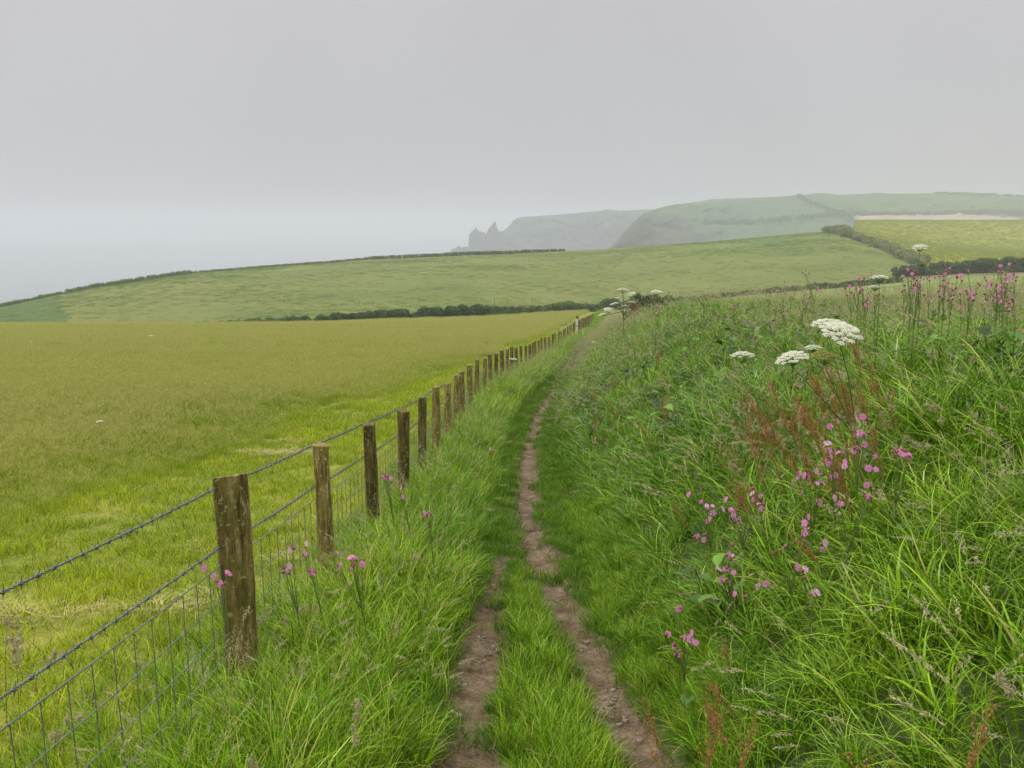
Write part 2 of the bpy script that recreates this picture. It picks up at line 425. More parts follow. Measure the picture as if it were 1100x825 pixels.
ad = N(nd, 'ShaderNodeMath', operation='ADD'); lk.new(sb.outputs[0], ad.inputs[0]); ad.inputs[1].default_value = .2; lk.new(ad.outputs[0], r3.inputs[0])
cc = mixc(nt, r3.outputs[0], soil, (.06, .085, .018))
fin(nt, cc, .85, .08, n2, .7, .014)
tag(obj('path', b.mesh('path', [m], True)), kind='structure')

# ------------------------------------------------------------------ grass tufts
def blades(b, rng, n, rad, h, w, tilt=(.05, .35), droop=(.4, 1.6), seg=4, mat=0, brmax=1.0):
    r = rad * np.sqrt(rng.random(n)); a0 = rng.random(n) * 2 * PI
    root = np.stack([r * np.cos(a0), r * np.sin(a0), np.full(n, -.02)], -1)
    az = a0 + rng.normal(0, 1.3, n); L = rng.uniform(h[0], h[1], n); t0 = rng.uniform(*tilt, n); dr = rng.uniform(*droop, n)
    s = np.linspace(0, 1, seg + 1); th = t0[:, None] + dr[:, None] * s[None] ** 1.7
    dx = np.sin(th); dz = np.cos(th); st = L[:, None] / seg
    X = np.concatenate([np.zeros((n, 1)), np.cumsum((dx[:, 1:] + dx[:, :-1]) / 2 * st, 1)], 1)
    Z = np.concatenate([np.zeros((n, 1)), np.cumsum((dz[:, 1:] + dz[:, :-1]) / 2 * st, 1)], 1)
    dirv = np.stack([np.cos(az), np.sin(az)], -1); tw = rng.normal(0, .7, n)
    side = np.stack([-np.sin(az + tw), np.cos(az + tw)], -1)
    W = (w * rng.uniform(.6, 1.25, n))[:, None] * np.clip(1.02 - s[None] ** 2.2, 0.04, 1) * .5
    c = np.zeros((n, seg + 1, 3)); c[..., :2] = root[:, None, :2] + dirv[:, None] * X[..., None]; c[..., 2] = root[:, None, 2] + Z
    off = np.zeros_like(c); off[..., :2] = side[:, None] * W[..., None]
    Vv = np.stack([c - off, c + off], 2).reshape(-1, 3)
    base = (np.arange(n) * (seg + 1) * 2)[:, None]; k = (np.arange(seg) * 2)[None]
    Fq = np.stack([base + k, base + k + 1, base + k + 3, base + k + 2], -1).reshape(-1, 4)
    b.add(Vv, Fq, mat, np.repeat(rng.random(n) * brmax, (seg + 1) * 2))
    return c
def seedheads(b, rng, n, rad, h, headlen, spread, nspk, spk, mat_stem, mat_head, droop=(.2, .7), sw=.0022):
    c = blades(b, rng, n, rad, h, sw, (.03, .25), droop, 8, mat_stem, .88)
    for kk in range(n):
        L = np.linalg.norm(np.diff(c[kk], axis=0), axis=1).sum()
        t = 1 - rng.random(nspk) * headlen / L
        pos = t * 8; i0 = np.clip(pos.astype(int), 0, 7); f = (pos - i0)[:, None]
        P = c[kk][i0] * (1 - f) + c[kk][i0 + 1] * f
        taper = np.sin(np.clip((1 - t) * L / headlen, .05, 1) * PI * .9 + .15)[:, None]
        P = P + rng.normal(0, 1, (nspk, 3)) * spread * taper
        D = (c[kk][i0 + 1] - c[kk][i0]); D /= np.linalg.norm(D, axis=1)[:, None]
        D = D + rng.normal(0, .35, D.shape); S = np.cross(D, rng.normal(0, 1, D.shape)); S /= np.linalg.norm(S, axis=1)[:, None] + 1e-6
        D = D / np.linalg.norm(D, axis=1)[:, None]
        Vv = np.stack([P - D * spk, P - S * spk * .38, P + D * spk, P + S * spk * .38], 1).reshape(-1, 3)
        b.add(Vv, np.arange(nspk * 4).reshape(-1, 4), mat_head, .5)
LIB = {}
def lib(key, builders, mats):
    coll = bpy.data.collections.new(key)
    for k, fn in enumerate(builders):
        b = MB(); fn(b, np.random.default_rng(100 + k + len(key) * 7)); o = bpy.data.objects.new('%s_%02d' % (key, k), b.mesh(key, mats, False)); coll.objects.link(o)
    LIB[key] = (coll, len(builders))
LIBHAY = flat('dry_cut_hay', (.62, .52, .24), .8, .2, .3, 20, .2)
bk = [M['bank'], M['seed'], M['seedp']]
lib('bank_tuft', [
    lambda b, r: blades(b, r, 42, .10, (.28, .55), .0085, (.1, .5), (.8, 2.1), 5),
    lambda b, r: blades(b, r, 42, .11, (.22, .45), .0075, (.1, .6), (.6, 2.0), 5),
    lambda b, r: blades(b, r, 30, .09, (.35, .68), .0095, (.05, .4), (.9, 2.3), 6),
    lambda b, r: blades(b, r, 50, .12, (.18, .38), .0065, (.1, .7), (.4, 1.6), 4),
    lambda b, r: blades(b, r, 34, .10, (.3, .6), .008, (.25, .8), (.6, 1.8), 5),
    lambda b, r: blades(b, r, 14, .08, (.3, .5), .016, (.2, .6), (.8, 1.9), 5),
], bk)
lib('bank_seed', [
    lambda b, r: seedheads(b, r, 5, .12, (.5, .8), .11, .006, 60, .0055, 0, 1, (.5, 1.5)),
    lambda b, r: seedheads(b, r, 4, .12, (.5, .85), .09, .009, 80, .005, 0, 2, (.3, 1.0)),
    lambda b, r: seedheads(b, r, 4, .10, (.45, .75), .13, .004, 60, .006, 0, 1, (.7, 1.5)),
    lambda b, r: seedheads(b, r, 5, .14, (.55, .9), .16, .018, 60, .0045, 0, 2, (.2, .8)),
], bk)
vg = [M['verge'], M['seed'], M['seedp']]
lib('verge_tuft', [
    lambda b, r: blades(b, r, 60, .10, (.22, .42), .0052, (.05, .35), (.5, 1.7), 5),
    lambda b, r: blades(b, r, 60, .11, (.18, .34), .0048, (.1, .45), (.4, 1.5), 4),
    lambda b, r: blades(b, r, 50, .09, (.28, .50), .0060, (.03, .3), (.5, 1.9), 5),
    lambda b, r: blades(b, r, 44, .10, (.2, .4), .0065, (.1, .5), (.6, 1.8), 5),
], vg)
lib('verge_seed', [
    lambda b, r: seedheads(b, r, 4, .12, (.40, .62), .08, .005, 50, .0045, 0, 1, (.3, 1.2)),
    lambda b, r: seedheads(b, r, 5, .12, (.38, .60), .10, .010, 46, .0038, 0, 2, (.2, .8)),
    lambda b, r: seedheads(b, r, 4, .12, (.42, .66), .07, .004, 50, .005, 0, 1, (.5, 1.6)),
], vg)
lib('turf_tuft', [
    lambda b, r: blades(b, r, 70, .07, (.03, .08), .0032, (.1, .8), (.2, 1.2), 3),
    lambda b, r: blades(b, r, 60, .07, (.05, .12), .0036, (.1, .6), (.3, 1.3), 3),
], [M['turf']])
lib('ridge_tuft', [
    lambda b, r: blades(b, r, 60, .07, (.12, .26), .0042, (.05, .4), (.4, 1.5), 4),
    lambda b, r: blades(b, r, 60, .08, (.10, .20), .0038, (.05, .5), (.3, 1.4), 4),
], [M['verge']])
lib('mown_tuft', [
    lambda b, r: blades(b, r, 60, .11, (.04, .12), .0045, (.1, .9), (.2, 1.2), 3),
    lambda b, r: blades(b, r, 50, .11, (.06, .16), .0045, (.1, .8), (.3, 1.3), 3),
    lambda b, r: blades(b, r, 40, .16, (.08, .2), .004, (1.1, 1.5), (.0, .4), 2, 1),
], [M['mown'], flat('cut_hay', (.55, .46, .14), .8, .2, .3, 20, .2)])
md = [M['meadow'], M['seedm']]
def md_t(b, r, w=1.0, n=1.0):
    blades(b, r, int(40 * n), .2, (.18, .36), .006 * w, (.05, .4), (.3, 1.4), 4)
    seedheads(b, r, int(16 * n), .2, (.36, .52), .08, .008 * w, 14, .009 * w, 0, 1, (.1, .6), .003 * w)
lib('meadow_tuft', [lambda b, r: md_t(b, r), lambda b, r: md_t(b, r), lambda b, r: md_t(b, r, 1.1)], md)
def md_f(b, r):
    blades(b, r, 70, .5, (.22, .42), .017, (.05, .4), (.3, 1.2), 2)
    blades(b, r, 50, .5, (.40, .55), .012, (.02, .2), (.1, .5), 2, 1)
lib('meadow_patch', [md_f, lambda b, r: md_f(b, r)], md)

def rosette(b, r, n=7, L=(.10, .2), wd=.26):
    for k in range(n):
        a = r.random() * 6.28; l = r.uniform(*L); s_3 = np.linspace(0, 1, 6); w_3 = l * wd * np.sin(s_3 * PI * .93 + .12); up = r.uniform(.3, 1.1)
        zz = l * (up * s_3 - .75 * up * s_3 ** 2) + r.uniform(.12, .34); ox, oy = r.normal(0, .05, 2)
        cxs, sxs = math.cos(a), math.sin(a)
        Lf = np.stack([ox + s_3 * l * cxs + w_3 * sxs, oy + s_3 * l * sxs - w_3 * cxs, zz + .15 * w_3], -1); Rf = np.stack([ox + s_3 * l * cxs - w_3 * sxs, oy + s_3 * l * sxs + w_3 * cxs, zz + .15 * w_3], -1); Mf = np.stack([ox + s_3 * l * cxs, oy + s_3 * l * sxs, zz - .1 * w_3], -1)
        j3 = np.arange(5); b.add(np.concatenate([Lf, Mf, Rf]), np.concatenate([np.stack([j3, j3 + 1, j3 + 7, j3 + 6], -1), np.stack([j3 + 6, j3 + 7, j3 + 13, j3 + 12], -1)]), 0, r.random() * .9)
        b.add(*tube([[0, 0, -.03], [ox, oy, zz[0] * .6], [ox, oy, zz[0]]], .002, 3))
lib('leafy_weed', [lambda b, r: rosette(b, r), lambda b, r: rosette(b, r, 12, (.05, .10), .3), lambda b, r: rosette(b, r, 6, (.14, .26), .2)],
    [grass_mat('weed_leaves', (.06, .17, .015), (.16, .30, .03), (.40, .20, .06), .03, .4, .3, 1.2, .35)])
lib('straw', [lambda b, r: blades(b, r, 5, .12, (.4, .7), .0035, (.1, .7), (.2, 1.3), 6)], [flat('dead_straw', (.60, .52, .30), .7, .2, .25, 12, .2)])
def stone(b, r):
    th = np.linspace(0, 2 * PI, 8)[:-1]; rr3 = .5 * r.uniform(.7, 1.15, 7)
    V3 = np.vstack([np.stack([rr3 * np.cos(th), rr3 * np.sin(th) * .8, th * 0 - .15], -1), np.stack([rr3 * np.cos(th) * .8, rr3 * np.sin(th) * .65, th * 0 + r.uniform(.12, .25, 7)], -1), [[0, 0, .3]]])
    j3 = np.arange(7); b.add(V3, np.stack([j3, (j3 + 1) % 7, 7 + (j3 + 1) % 7, 7 + j3], -1)); b.add(V3, np.stack([7 + j3, 7 + (j3 + 1) % 7, j3 * 0 + 14], -1))
lib('stone', [stone, stone, stone], [flat('pale_stone', (.23, .185, .14), .8, .2, .45, 20)])
def pas(b, r): blades(b, r, 46, .9, (.10, .26), .035, (.1, .6), (.2, 1.0), 2)
lib('pasture_patch', [pas, pas], [grass_mat('pasture_blades', (.11, .19, .02), (.24, .31, .04), (.42, .38, .14), .08, .6, .3, .05, .1)])
def crp(b, r): blades(b, r, 40, .7, (.25, .45), .035, (.0, .25), (.2, .8), 2)
lib('crop_patch', [crp, crp], [grass_mat('crop_blades', (.24, .31, .02), (.38, .43, .05), (.55, .50, .14), .08, .6, .3, .06, .1)])
def cocks(b, r):
    c = blades(b, r, 2, .06, (.45, .62), .003, (.05, .3), (.3, 1.1), 8, 0, .85)
    for kk in range(2):
        for t in (1.0, .93, .86, .76):
            i0 = min(7, int(t * 8)); P0 = c[kk][i0] * (1 - (t * 8 - i0)) + c[kk][min(8, i0 + 1)] * (t * 8 - i0) + r.normal(0, .010, 3)
            n = 90; P = P0 + r.normal(0, 1, (n, 3)) * [.0065, .0065, .009]
            D = r.normal(0, 1, (n, 3)) + [0, 0, .8]; D /= np.linalg.norm(D, axis=1)[:, None]; S = np.cross(D, r.normal(0, 1, D.shape)); S /= np.linalg.norm(S, axis=1)[:, None]
            b.add(np.stack([P - D * .006, P - S * .0022, P + D * .006, P + S * .0022], 1).reshape(-1, 3), np.arange(n * 4).reshape(-1, 4), 1 + (kk + int(t * 7)) % 2, .5)
lib('cocksfoot', [cocks, cocks, cocks], bk)
lib('hay_wisp', [lambda b, r: blades(b, r, 46, .2, (.10, .28), .005, (1.25, 1.52), (.0, .25), 2, 0)], [LIBHAY])
def make_gn(coll):
    ng = bpy.data.node_groups.new('scatter_' + coll.name, 'GeometryNodeTree')
    ng.interface.new_socket('Geometry', in_out='INPUT', socket_type='NodeSocketGeometry')
    ng.interface.new_socket('Geometry', in_out='OUTPUT', socket_type='NodeSocketGeometry')
    nd, lk = ng.nodes, ng.links
    gi = nd.new('NodeGroupInput'); go = nd.new('NodeGroupOutput')
    iop = nd.new('GeometryNodeInstanceOnPoints'); ci = nd.new('GeometryNodeCollectionInfo')
    ci.inputs['Collection'].default_value = coll; ci.inputs['Separate Children'].default_value = True; ci.inputs['Reset Children'].default_value = True
    iop.inputs['Pick Instance'].default_value = True
    lk.new(gi.outputs[0], iop.inputs['Points']); lk.new(ci.outputs[0], iop.inputs['Instance'])
    def na(name, dt):
        a = nd.new('GeometryNodeInputNamedAttribute'); a.data_type = dt; a.inputs[0].default_value = name; return a.outputs[0]
    lk.new(na('idx', 'INT'), iop.inputs['Instance Index'])
    e2r = nd.new('FunctionNodeEulerToRotation'); lk.new(na('rot', 'FLOAT_VECTOR'), e2r.inputs[0]); lk.new(e2r.outputs[0], iop.inputs['Rotation'])
    lk.new(na('scl', 'FLOAT'), iop.inputs['Scale'])
    lk.new(iop.outputs[0], go.inputs[0])
    return ng
def scatter(name, key, xy, scl, tint=None, tilt=.5, extra_z=0.0, weights=None):
    """one stuff object: tufts of a kind growing on the ground at xy"""
    coll, n = LIB[key]
    x, y = xy[:, 0], xy[:, 1]; z = H(x, y) + extra_z
    e = .08; nx = -(H(x + e, y) - H(x - e, y)) / (2 * e) * tilt; ny = -(H(x, y + e) - H(x, y - e)) / (2 * e) * tilt
    me = bpy.data.meshes.new(name); me.vertices.add(len(x)); me.vertices.foreach_set('co', np.stack([x, y, z], -1).astype(np.float32).ravel())
    rz = RNG.random(len(x)) * 2 * PI
    # rotate about z first, then lean towards the slope normal (euler XYZ on a z spin is done by leaning in the spun frame)
    az = np.arctan2(ny, nx); lean = np.arctan(np.hypot(nx, ny))
    R1 = np.zeros((len(x), 3, 3)); ca_, sa_, cl, sl = np.cos(az), np.sin(az), np.cos(lean), np.sin(lean)
    Rz = np.zeros((len(x), 3, 3)); Rz[:, 0, 0] = ca_; Rz[:, 0, 1] = -sa_; Rz[:, 1, 0] = sa_; Rz[:, 1, 1] = ca_; Rz[:, 2, 2] = 1
    Ry = np.zeros_like(Rz); Ry[:, 0, 0] = cl; Ry[:, 0, 2] = sl; Ry[:, 1, 1] = 1; Ry[:, 2, 0] = -sl; Ry[:, 2, 2] = cl
    cs, sn = np.cos(rz), np.sin(rz); Rs = np.zeros_like(Rz); Rs[:, 0, 0] = cs; Rs[:, 0, 1] = -sn; Rs[:, 1, 0] = sn; Rs[:, 1, 1] = cs; Rs[:, 2, 2] = 1
    R = Rz @ Ry @ Rs
    ex = np.arctan2(R[:, 2, 1], R[:, 2, 2]); ey = np.arcsin(np.clip(-R[:, 2, 0], -1, 1)); ez = np.arctan2(R[:, 1, 0], R[:, 0, 0])
    a = me.attributes.new('rot', 'FLOAT_VECTOR', 'POINT'); a.data.foreach_set('vector', np.stack([ex, ey, ez], -1).astype(np.float32).ravel())
    a = me.attributes.new('scl', 'FLOAT', 'POINT'); a.data.foreach_set('value', np.asarray(scl, np.float32))
    a = me.attributes.new('tint', 'FLOAT', 'POINT'); a.data.foreach_set('value', (RNG.random(len(x)) if tint is None else tint).astype(np.float32))
    a = me.attributes.new('idx', 'INT', 'POINT'); a.data.foreach_set('value', RNG.choice(n, len(x), p=weights).astype(np.int32))
    o = obj(name, me); tag(o, kind='stuff')
    md_ = o.modifiers.new('scatter', 'NODES'); md_.node_group = make_gn(coll)
    return o
def spread(n_per_m2, y0, y1, x0f, x1f):
    """uniform random points between y0..y1 and x0f(y)..x1f(y)"""
    out = []
    edges = np.linspace(y0, y1, max(2, int((y1 - y0) / 1.5) + 1))
    for a, b_ in zip(edges[:-1], edges[1:]):
        ym = (a + b_) / 2; xa, xb = x0f(ym), x1f(ym)
        if xb <= xa: continue
        k = RNG.poisson(n_per_m2 * (b_ - a) * (xb - xa))
        out.append(np.stack([RNG.uniform(xa, xb, k), RNG.uniform(a, b_, k)], -1))
    return np.concatenate(out)
def sd(x, y): return x - px_(y)

def grp(parts):                       # concatenates (points, scale) of several density bands
    return np.concatenate([p for p, s in parts]), np.concatenate([s for p, s in parts])
# bank
parts = []
for d, y0, y1, sc_ in [(75, .6, 5, 1.0), (62, 5, 10, 1.0), (44, 10, 18, 1.15), (30, 18, 32, 1.35), (20, 32, 62, 1.6)]:
    P = spread(d, y0, y1, lambda y: px_(y) + .5, lambda y: .66 * y + 3.2)
    s = sd(P[:, 0], P[:, 1]); keep = RNG.random(len(P)) < np.clip((s - .55) / .35, 0, 1); P = P[keep]; s = s[keep]
    parts.append((P, sc_ * RNG.uniform(.75, 1.25, len(P)) * np.interp(s, [.5, .9, 1.6, 3], [.42, .72, 1.0, 1.0]) * (1 + fbm(P[:, 0], P[:, 1], 1.1, 4) * .9) * .86 * np.interp(P[:, 1], [2.2, 4.5], [.72, 1.0])))
P, S = grp(parts)
scatter('bank_grass', 'bank_tuft', P, S, tint=np.clip(.5 + fbm(P[:, 0], P[:, 1], .5, 7) * 1.6 + RNG.normal(0, .18, len(P)), 0, 1), tilt=.75, weights=[.2, .2, .17, .2, .15, .08])
parts = []
for d, y0, y1, sc_ in [(13, 1.3, 5, .9), (9, 5, 12, 1.0), (8, 12, 32, 1.15), (5, 32, 60, 1.5)]:
    P = spread(d, y0, y1, lambda y: px_(y) + .9, lambda y: .66 * y + 3)
    keep = RNG.random(len(P)) < np.clip(.5 + fbm(P[:, 0], P[:, 1], .6, 14) * 3, .15, 1); P = P[keep]
    parts.append((P, sc_ * RNG.uniform(.75, 1.2, len(P))))
P = spread(14, 14, 58, lambda y: px_(y) + .4, lambda y: px_(y) + 3.4); P = P[fbm(P[:, 0], P[:, 1], .5, 44) > -.06]; parts.append((P, RNG.uniform(.8, 1.3, len(P)) * np.interp(P[:, 1], [14, 50], [.75, 1.4])))
P = spread(9, 5, 14, lambda y: .28 * y, lambda y: .66 * y + 3); parts.append((P, RNG.uniform(.8, 1.25, len(P))))
P, S = grp(parts); scatter('seeding_grass', 'bank_seed', P, S, tilt=.7)
P = spread(5, 1.6, 6, lambda y: px_(y) + 1.1, lambda y: .66 * y + 1.5); P = P[RNG.random(len(P)) < np.clip(.4 + fbm(P[:, 0], P[:, 1], .8, 71) * 4, .05, 1)]
scatter('clumped_seed_heads', 'cocksfoot', P, RNG.uniform(.8, 1.2, len(P)), tilt=.6)
P = spread(2.2, 1.8, 6, lambda y: fx(y) - 1.0, lambda y: px_(y) - .6)
scatter('verge_clumped_seed_heads', 'cocksfoot', P, RNG.uniform(.75, 1.05, len(P)), tilt=.3)
P = spread(26, 4.2, 9, lambda y: .30 * y, lambda y: .66 * y + 2); P = P[fbm(P[:, 0], P[:, 1], .9, 81) > -.03]
scatter('tall_bank_grass', 'bank_tuft', P, RNG.uniform(1.0, 1.35, len(P)), tilt=.4)
P = spread(150, 1.0, 9, lambda y: px_(y) + .42, lambda y: px_(y) + .95); P = P[rutmask(P[:, 0], P[:, 1]) < -1.6]
scatter('bank_foot_grass', 'ridge_tuft', P, RNG.uniform(.4, .75, len(P)), tilt=.8)
# verge between fence and path, and under the fence
parts = []
for d, y0, y1, sc_ in [(95, .6, 5, 1.0), (75, 5, 10, 1.05), (50, 10, 20, 1.25), (28, 20, 45, 1.6), (10, 45, 120, 2.0)]:
    P = spread(d, y0, y1, lambda y: fx(y) - (1.1 if y < 6 else .55), lambda y: px_(y) - .38)
    dd = sd(P[:, 0], P[:, 1]); df = P[:, 0] - fx(P[:, 1])
    keep = (RNG.random(len(P)) < np.clip((-.40 - dd) / .18, 0, 1)) & (RNG.random(len(P)) < np.clip((df + np.interp(P[:, 1], [3.5, 6], [1.1, .6])) / .55, 0.03, 1)) & (rutmask(P[:, 0], P[:, 1]) < -1)
    P = P[keep]; dd = dd[keep]; df = df[keep]
    parts.append((P, sc_ * RNG.uniform(.8, 1.2, len(P)) * np.interp(-dd, [.35, .6, .9], [.55, .85, 1.0]) * np.interp(df, [-1.1, -.5, -.1, .2], [.4, .5, .75, 1.0]) * (1 + fbm(P[:, 0], P[:, 1], 1.6, 4) * .6)))
P, S = grp(parts); scatter('verge_grass', 'verge_tuft', P, S, tint=np.clip(.5 + fbm(P[:, 0], P[:, 1], .9, 17) * 1.4 + RNG.normal(0, .18, len(P)), 0, 1), tilt=.4)
parts = []
for d, y0, y1, sc_ in [(11, 1.5, 6, 1.0), (11, 6, 20, 1.1), (8, 20, 60, 1.5)]:
    P = spread(d, y0, y1, lambda y: fx(y) - .35, lambda y: px_(y) - .6); parts.append((P, sc_ * RNG.uniform(.8, 1.2, len(P))))
P, S = grp(parts); scatter('verge_seeding_grass', 'verge_seed', P, S, tilt=.3)
# low turf on the path, taller ridge between the ruts
parts = []; parts2 = []
for d, y0, y1, sc_ in [(330, .8, 7, 1.0), (200, 7, 14, 1.15), (110, 14, 26, 1.4), (45, 26, 46, 1.9)]:
    P = spread(d, y0, y1, lambda y: px_(y) - .72, lambda y: px_(y) + .85)
    mk_ = rutmask(P[:, 0], P[:, 1]); keep = RNG.random(len(P)) < np.clip((-.1 - mk_) / 1.2, np.where(fbm(P[:, 0], P[:, 1], 2.6, 51, 3) > .24, .25, .008), 1); P = P[keep]
    parts.append((P, sc_ * RNG.uniform(.6, 1.3, len(P)) * (1 + fbm(P[:, 0], P[:, 1], 3, 4) * .8)))
for d, y0, y1 in [(150, .8, 6.6)]:
    P = spread(d, y0, y1, lambda y: px_(y) - .5, lambda y: px_(y) + .55)
    rr = np.interp(P[:, 1], RR[:, 1], RR[:, 0]); rl = np.interp(P[:, 1], RL[:, 1], RL[:, 0])
    mid = np.minimum(rr - P[:, 0], P[:, 0] - rl); keep = (mid > .10) & (rutmask(P[:, 0], P[:, 1]) < -1.2); P = P[keep]; mid = mid[keep]
    parts2.append((P, RNG.uniform(.8, 1.2, len(P)) * np.interp(mid, [.1, .22], [.45, 1.0]) * np.interp(P[:, 1], [2, 4.5, 6.6], [1.0, .9, .4])))
P, S = grp(parts); scatter('path_turf', 'turf_tuft', P, S, tilt=.6)
P, S = grp(parts2); scatter('path_ridge_grass', 'ridge_tuft', P, S, tilt=.3)
# mown strip
parts = []
for d, y0, y1, sc_ in [(70, 1.2, 8, 1.0), (50, 8, 15, 1.1), (28, 15, 32, 1.5), (9, 32, 80, 2.2)]:
    P = spread(d, y0, y1, lambda y: max(fx(y) - wmown(y) - 1.2, -.66 * y - 3), lambda y: fx(y) + .1)
    w = wmown(P[:, 1]) - (dleft(P[:, 0], P[:, 1]) + fbm(P[:, 0], P[:, 1], .35, 4) * 1.4); P = P[w > -.3]
    parts.append((P, sc_ * RNG.uniform(.7, 1.3, len(P))))
P, S = grp(parts); scatter('mown_grass', 'mown_tuft', P, S, tilt=1, weights=[.45, .45, .10], tint=np.clip(.5 + fbm(P[:, 0], P[:, 1], .8, 27) * 2 + RNG.normal(0, .15, len(P)), 0, 1))
P = spread(26, 2.5, 26, lambda y: max(fx(y) - wmown(y), -.66 * y - 2), lambda y: fx(y) - .5)
P = P[(fbm(P[:, 0] * .6, P[:, 1] * 1.6, .9, 61, 4) > .17)]
scatter('cut_hay', 'hay_wisp', P, RNG.uniform(.6, 1.2, len(P)), tilt=1, extra_z=.06)
# hay meadow
parts = []
for d, y0, y1, sc_ in [(40, 6, 16, 1.0), (24, 16, 30, 1.1), (11, 30, 48, 1.25)]:
    P = spread(d, y0, y1, lambda y: -.66 * y - 3, lambda y: fx(y) - 1.5)
    w = (dleft(P[:, 0], P[:, 1]) + fbm(P[:, 0], P[:, 1], .35, 4) * 1.4) - wmown(P[:, 1]); P = P[w > -.1]; w = w[w > -.1]
    parts.append((P, sc_ * RNG.uniform(.8, 1.15, len(P)) * np.interp(w, [-.1, 2.2], [.45, 1.0])))
P, S = grp(parts); scatter('meadow_grass', 'meadow_tuft', P, S, tint=np.clip(.5 + fbm(P[:, 0], P[:, 1], .15, 37) * 1.8 + RNG.normal(0, .15, len(P)), 0, 1), tilt=1)
parts = []
for d, y0, y1, sc_ in [(3.2, 46, 80, 1.0), (1.8, 80, 160, 1.2)]:
    P = spread(d, y0, y1, lambda y: -.7 * y - 4, lambda y: fx(y) - 1.5)
    w = (dleft(P[:, 0], P[:, 1]) + fbm(P[:, 0], P[:, 1], .35, 4) * 1.4) - wmown(P[:, 1])
    yy = np.interp(P[:, 0] / P[:, 1], KA, YED) + 2; P = P[(w > 0) & (P[:, 1] < yy)]
    parts.append((P, sc_ * RNG.uniform(.8, 1.15, len(P))))
P, S = grp(parts); scatter('far_meadow_grass', 'meadow_patch', P, S, tilt=1)

def inreg(P, k):                      # keep the points whose field is k
    x, y = P[:, 0], P[:, 1]; ri = np.clip(np.searchsorted(r_, y + 10) - 1, 0, nr - 2); pi_ = np.clip(np.searchsorted(p_, x / (y + 10)) - 1, 0, nc - 2)
    return P[reg[ri * (nc - 1) + pi_] == k]
P = spread(.42, 118, 420, lambda y: -.70 * y, lambda y: .5 * y); P = inreg(P, 3); P = P[RNG.random(len(P)) < np.clip(.55 + fbm(P[:, 0], P[:, 1], .035, 91) * 2.5, .1, 1)]
scatter('pasture_grass', 'pasture_patch', P, RNG.uniform(.7, 1.4, len(P)), tilt=1, tint=np.clip(.5 + fbm(P[:, 0] * .4, P[:, 1], .05, 37) * 1.5 + RNG.normal(0, .10, len(P)), 0, 1))
P = spread(.35, 207, 620, lambda y: .36 * y, lambda y: .72 * y); P = inreg(P, 5)
scatter('crop', 'crop_patch', P, RNG.uniform(.8, 1.5, len(P)), tilt=1)
P = spread(3.0, 3.0, 30, lambda y: px_(y) + 1.0, lambda y: .66 * y + 2.5); P = P[fbm(P[:, 0], P[:, 1], .8, 93) > -.04]
scatter('leafy_weeds', 'leafy_weed', P, RNG.uniform(.8, 1.3, len(P)), tilt=.6)
P = spread(3, 1.5, 20, lambda y: px_(y) + .9, lambda y: .66 * y + 2.5)
scatter('dead_straw', 'straw', P, RNG.uniform(.7, 1.1, len(P)), tilt=.6)
P = spread(620, 1.5, 14, lambda y: px_(y) - .6, lambda y: px_(y) + .7); P = P[(rutmask(P[:, 0], P[:, 1]) > .1) & (fbm(P[:, 0], P[:, 1], 3, 95) > .10)]
scatter('path_stones', 'stone', P, .012 + .03 * RNG.random(len(P)) ** 4, tilt=1, extra_z=-.028)
# ------------------------------------------------------------------ fence
def wood_mat():
    m, nt, nd, lk = nmat('mossy_weathered_wood')
    tc = nd.new('ShaderNodeTexCoord'); ob = tc.outputs['Object']
    n1 = noise(nt, 22, 6, .8, ob, stretch=(1, 1, .13)); n2 = noise(nt, 48, 4, .75, ob, stretch=(1, 1, .22)); n3 = noise(nt, 5, 3, .6, ob)
    r1 = ramp(nd, [(.37, (.014, .010, .006)), (.44, (.12, .080, .030)), (.54, (.30, .21, .070)), (.66, (.50, .42, .20))]); lk.new(n1, r1.inputs[0])
    r2 = ramp(nd, [(.56, (0, 0, 0)), (.66, (1, 1, 1))]); lk.new(n2, r2.inputs[0])
    c = mixc(nt, r2.outputs[0], r1.outputs[0], (.48, .43, .22))
    r3 = ramp(nd, [(.42, (0, 0, 0)), (.60, (.6, .6, .6))]); lk.new(n3, r3.inputs[0])
    c = mixc(nt, r3.outputs[0], c, (.15, .14, .022))
    n4 = noise(nt, 34, 3, .6, ob); r4 = ramp(nd, [(.60, (0, 0, 0)), (.66, (.9, .9, .9))]); lk.new(n4, r4.inputs[0]); c = mixc(nt, r4.outputs[0], c, (.42, .42, .16))
    oi = nd.new('ShaderNodeObjectInfo'); mr = nd.new('ShaderNodeMapRange'); mr.inputs['To Min'].default_value = .65; mr.inputs['To Max'].default_value = 1.35; lk.new(oi.outputs['Random'], mr.inputs['Value'])
    hs = nd.new('ShaderNodeHueSaturation'); lk.new(mr.outputs[0], hs.inputs['Value']); lk.new(c, hs.inputs['Color']); c = hs.outputs[0]
    fin(nt, c, .85, .15, n1, 1.0, .014)
    return m
WOOD = wood_mat()
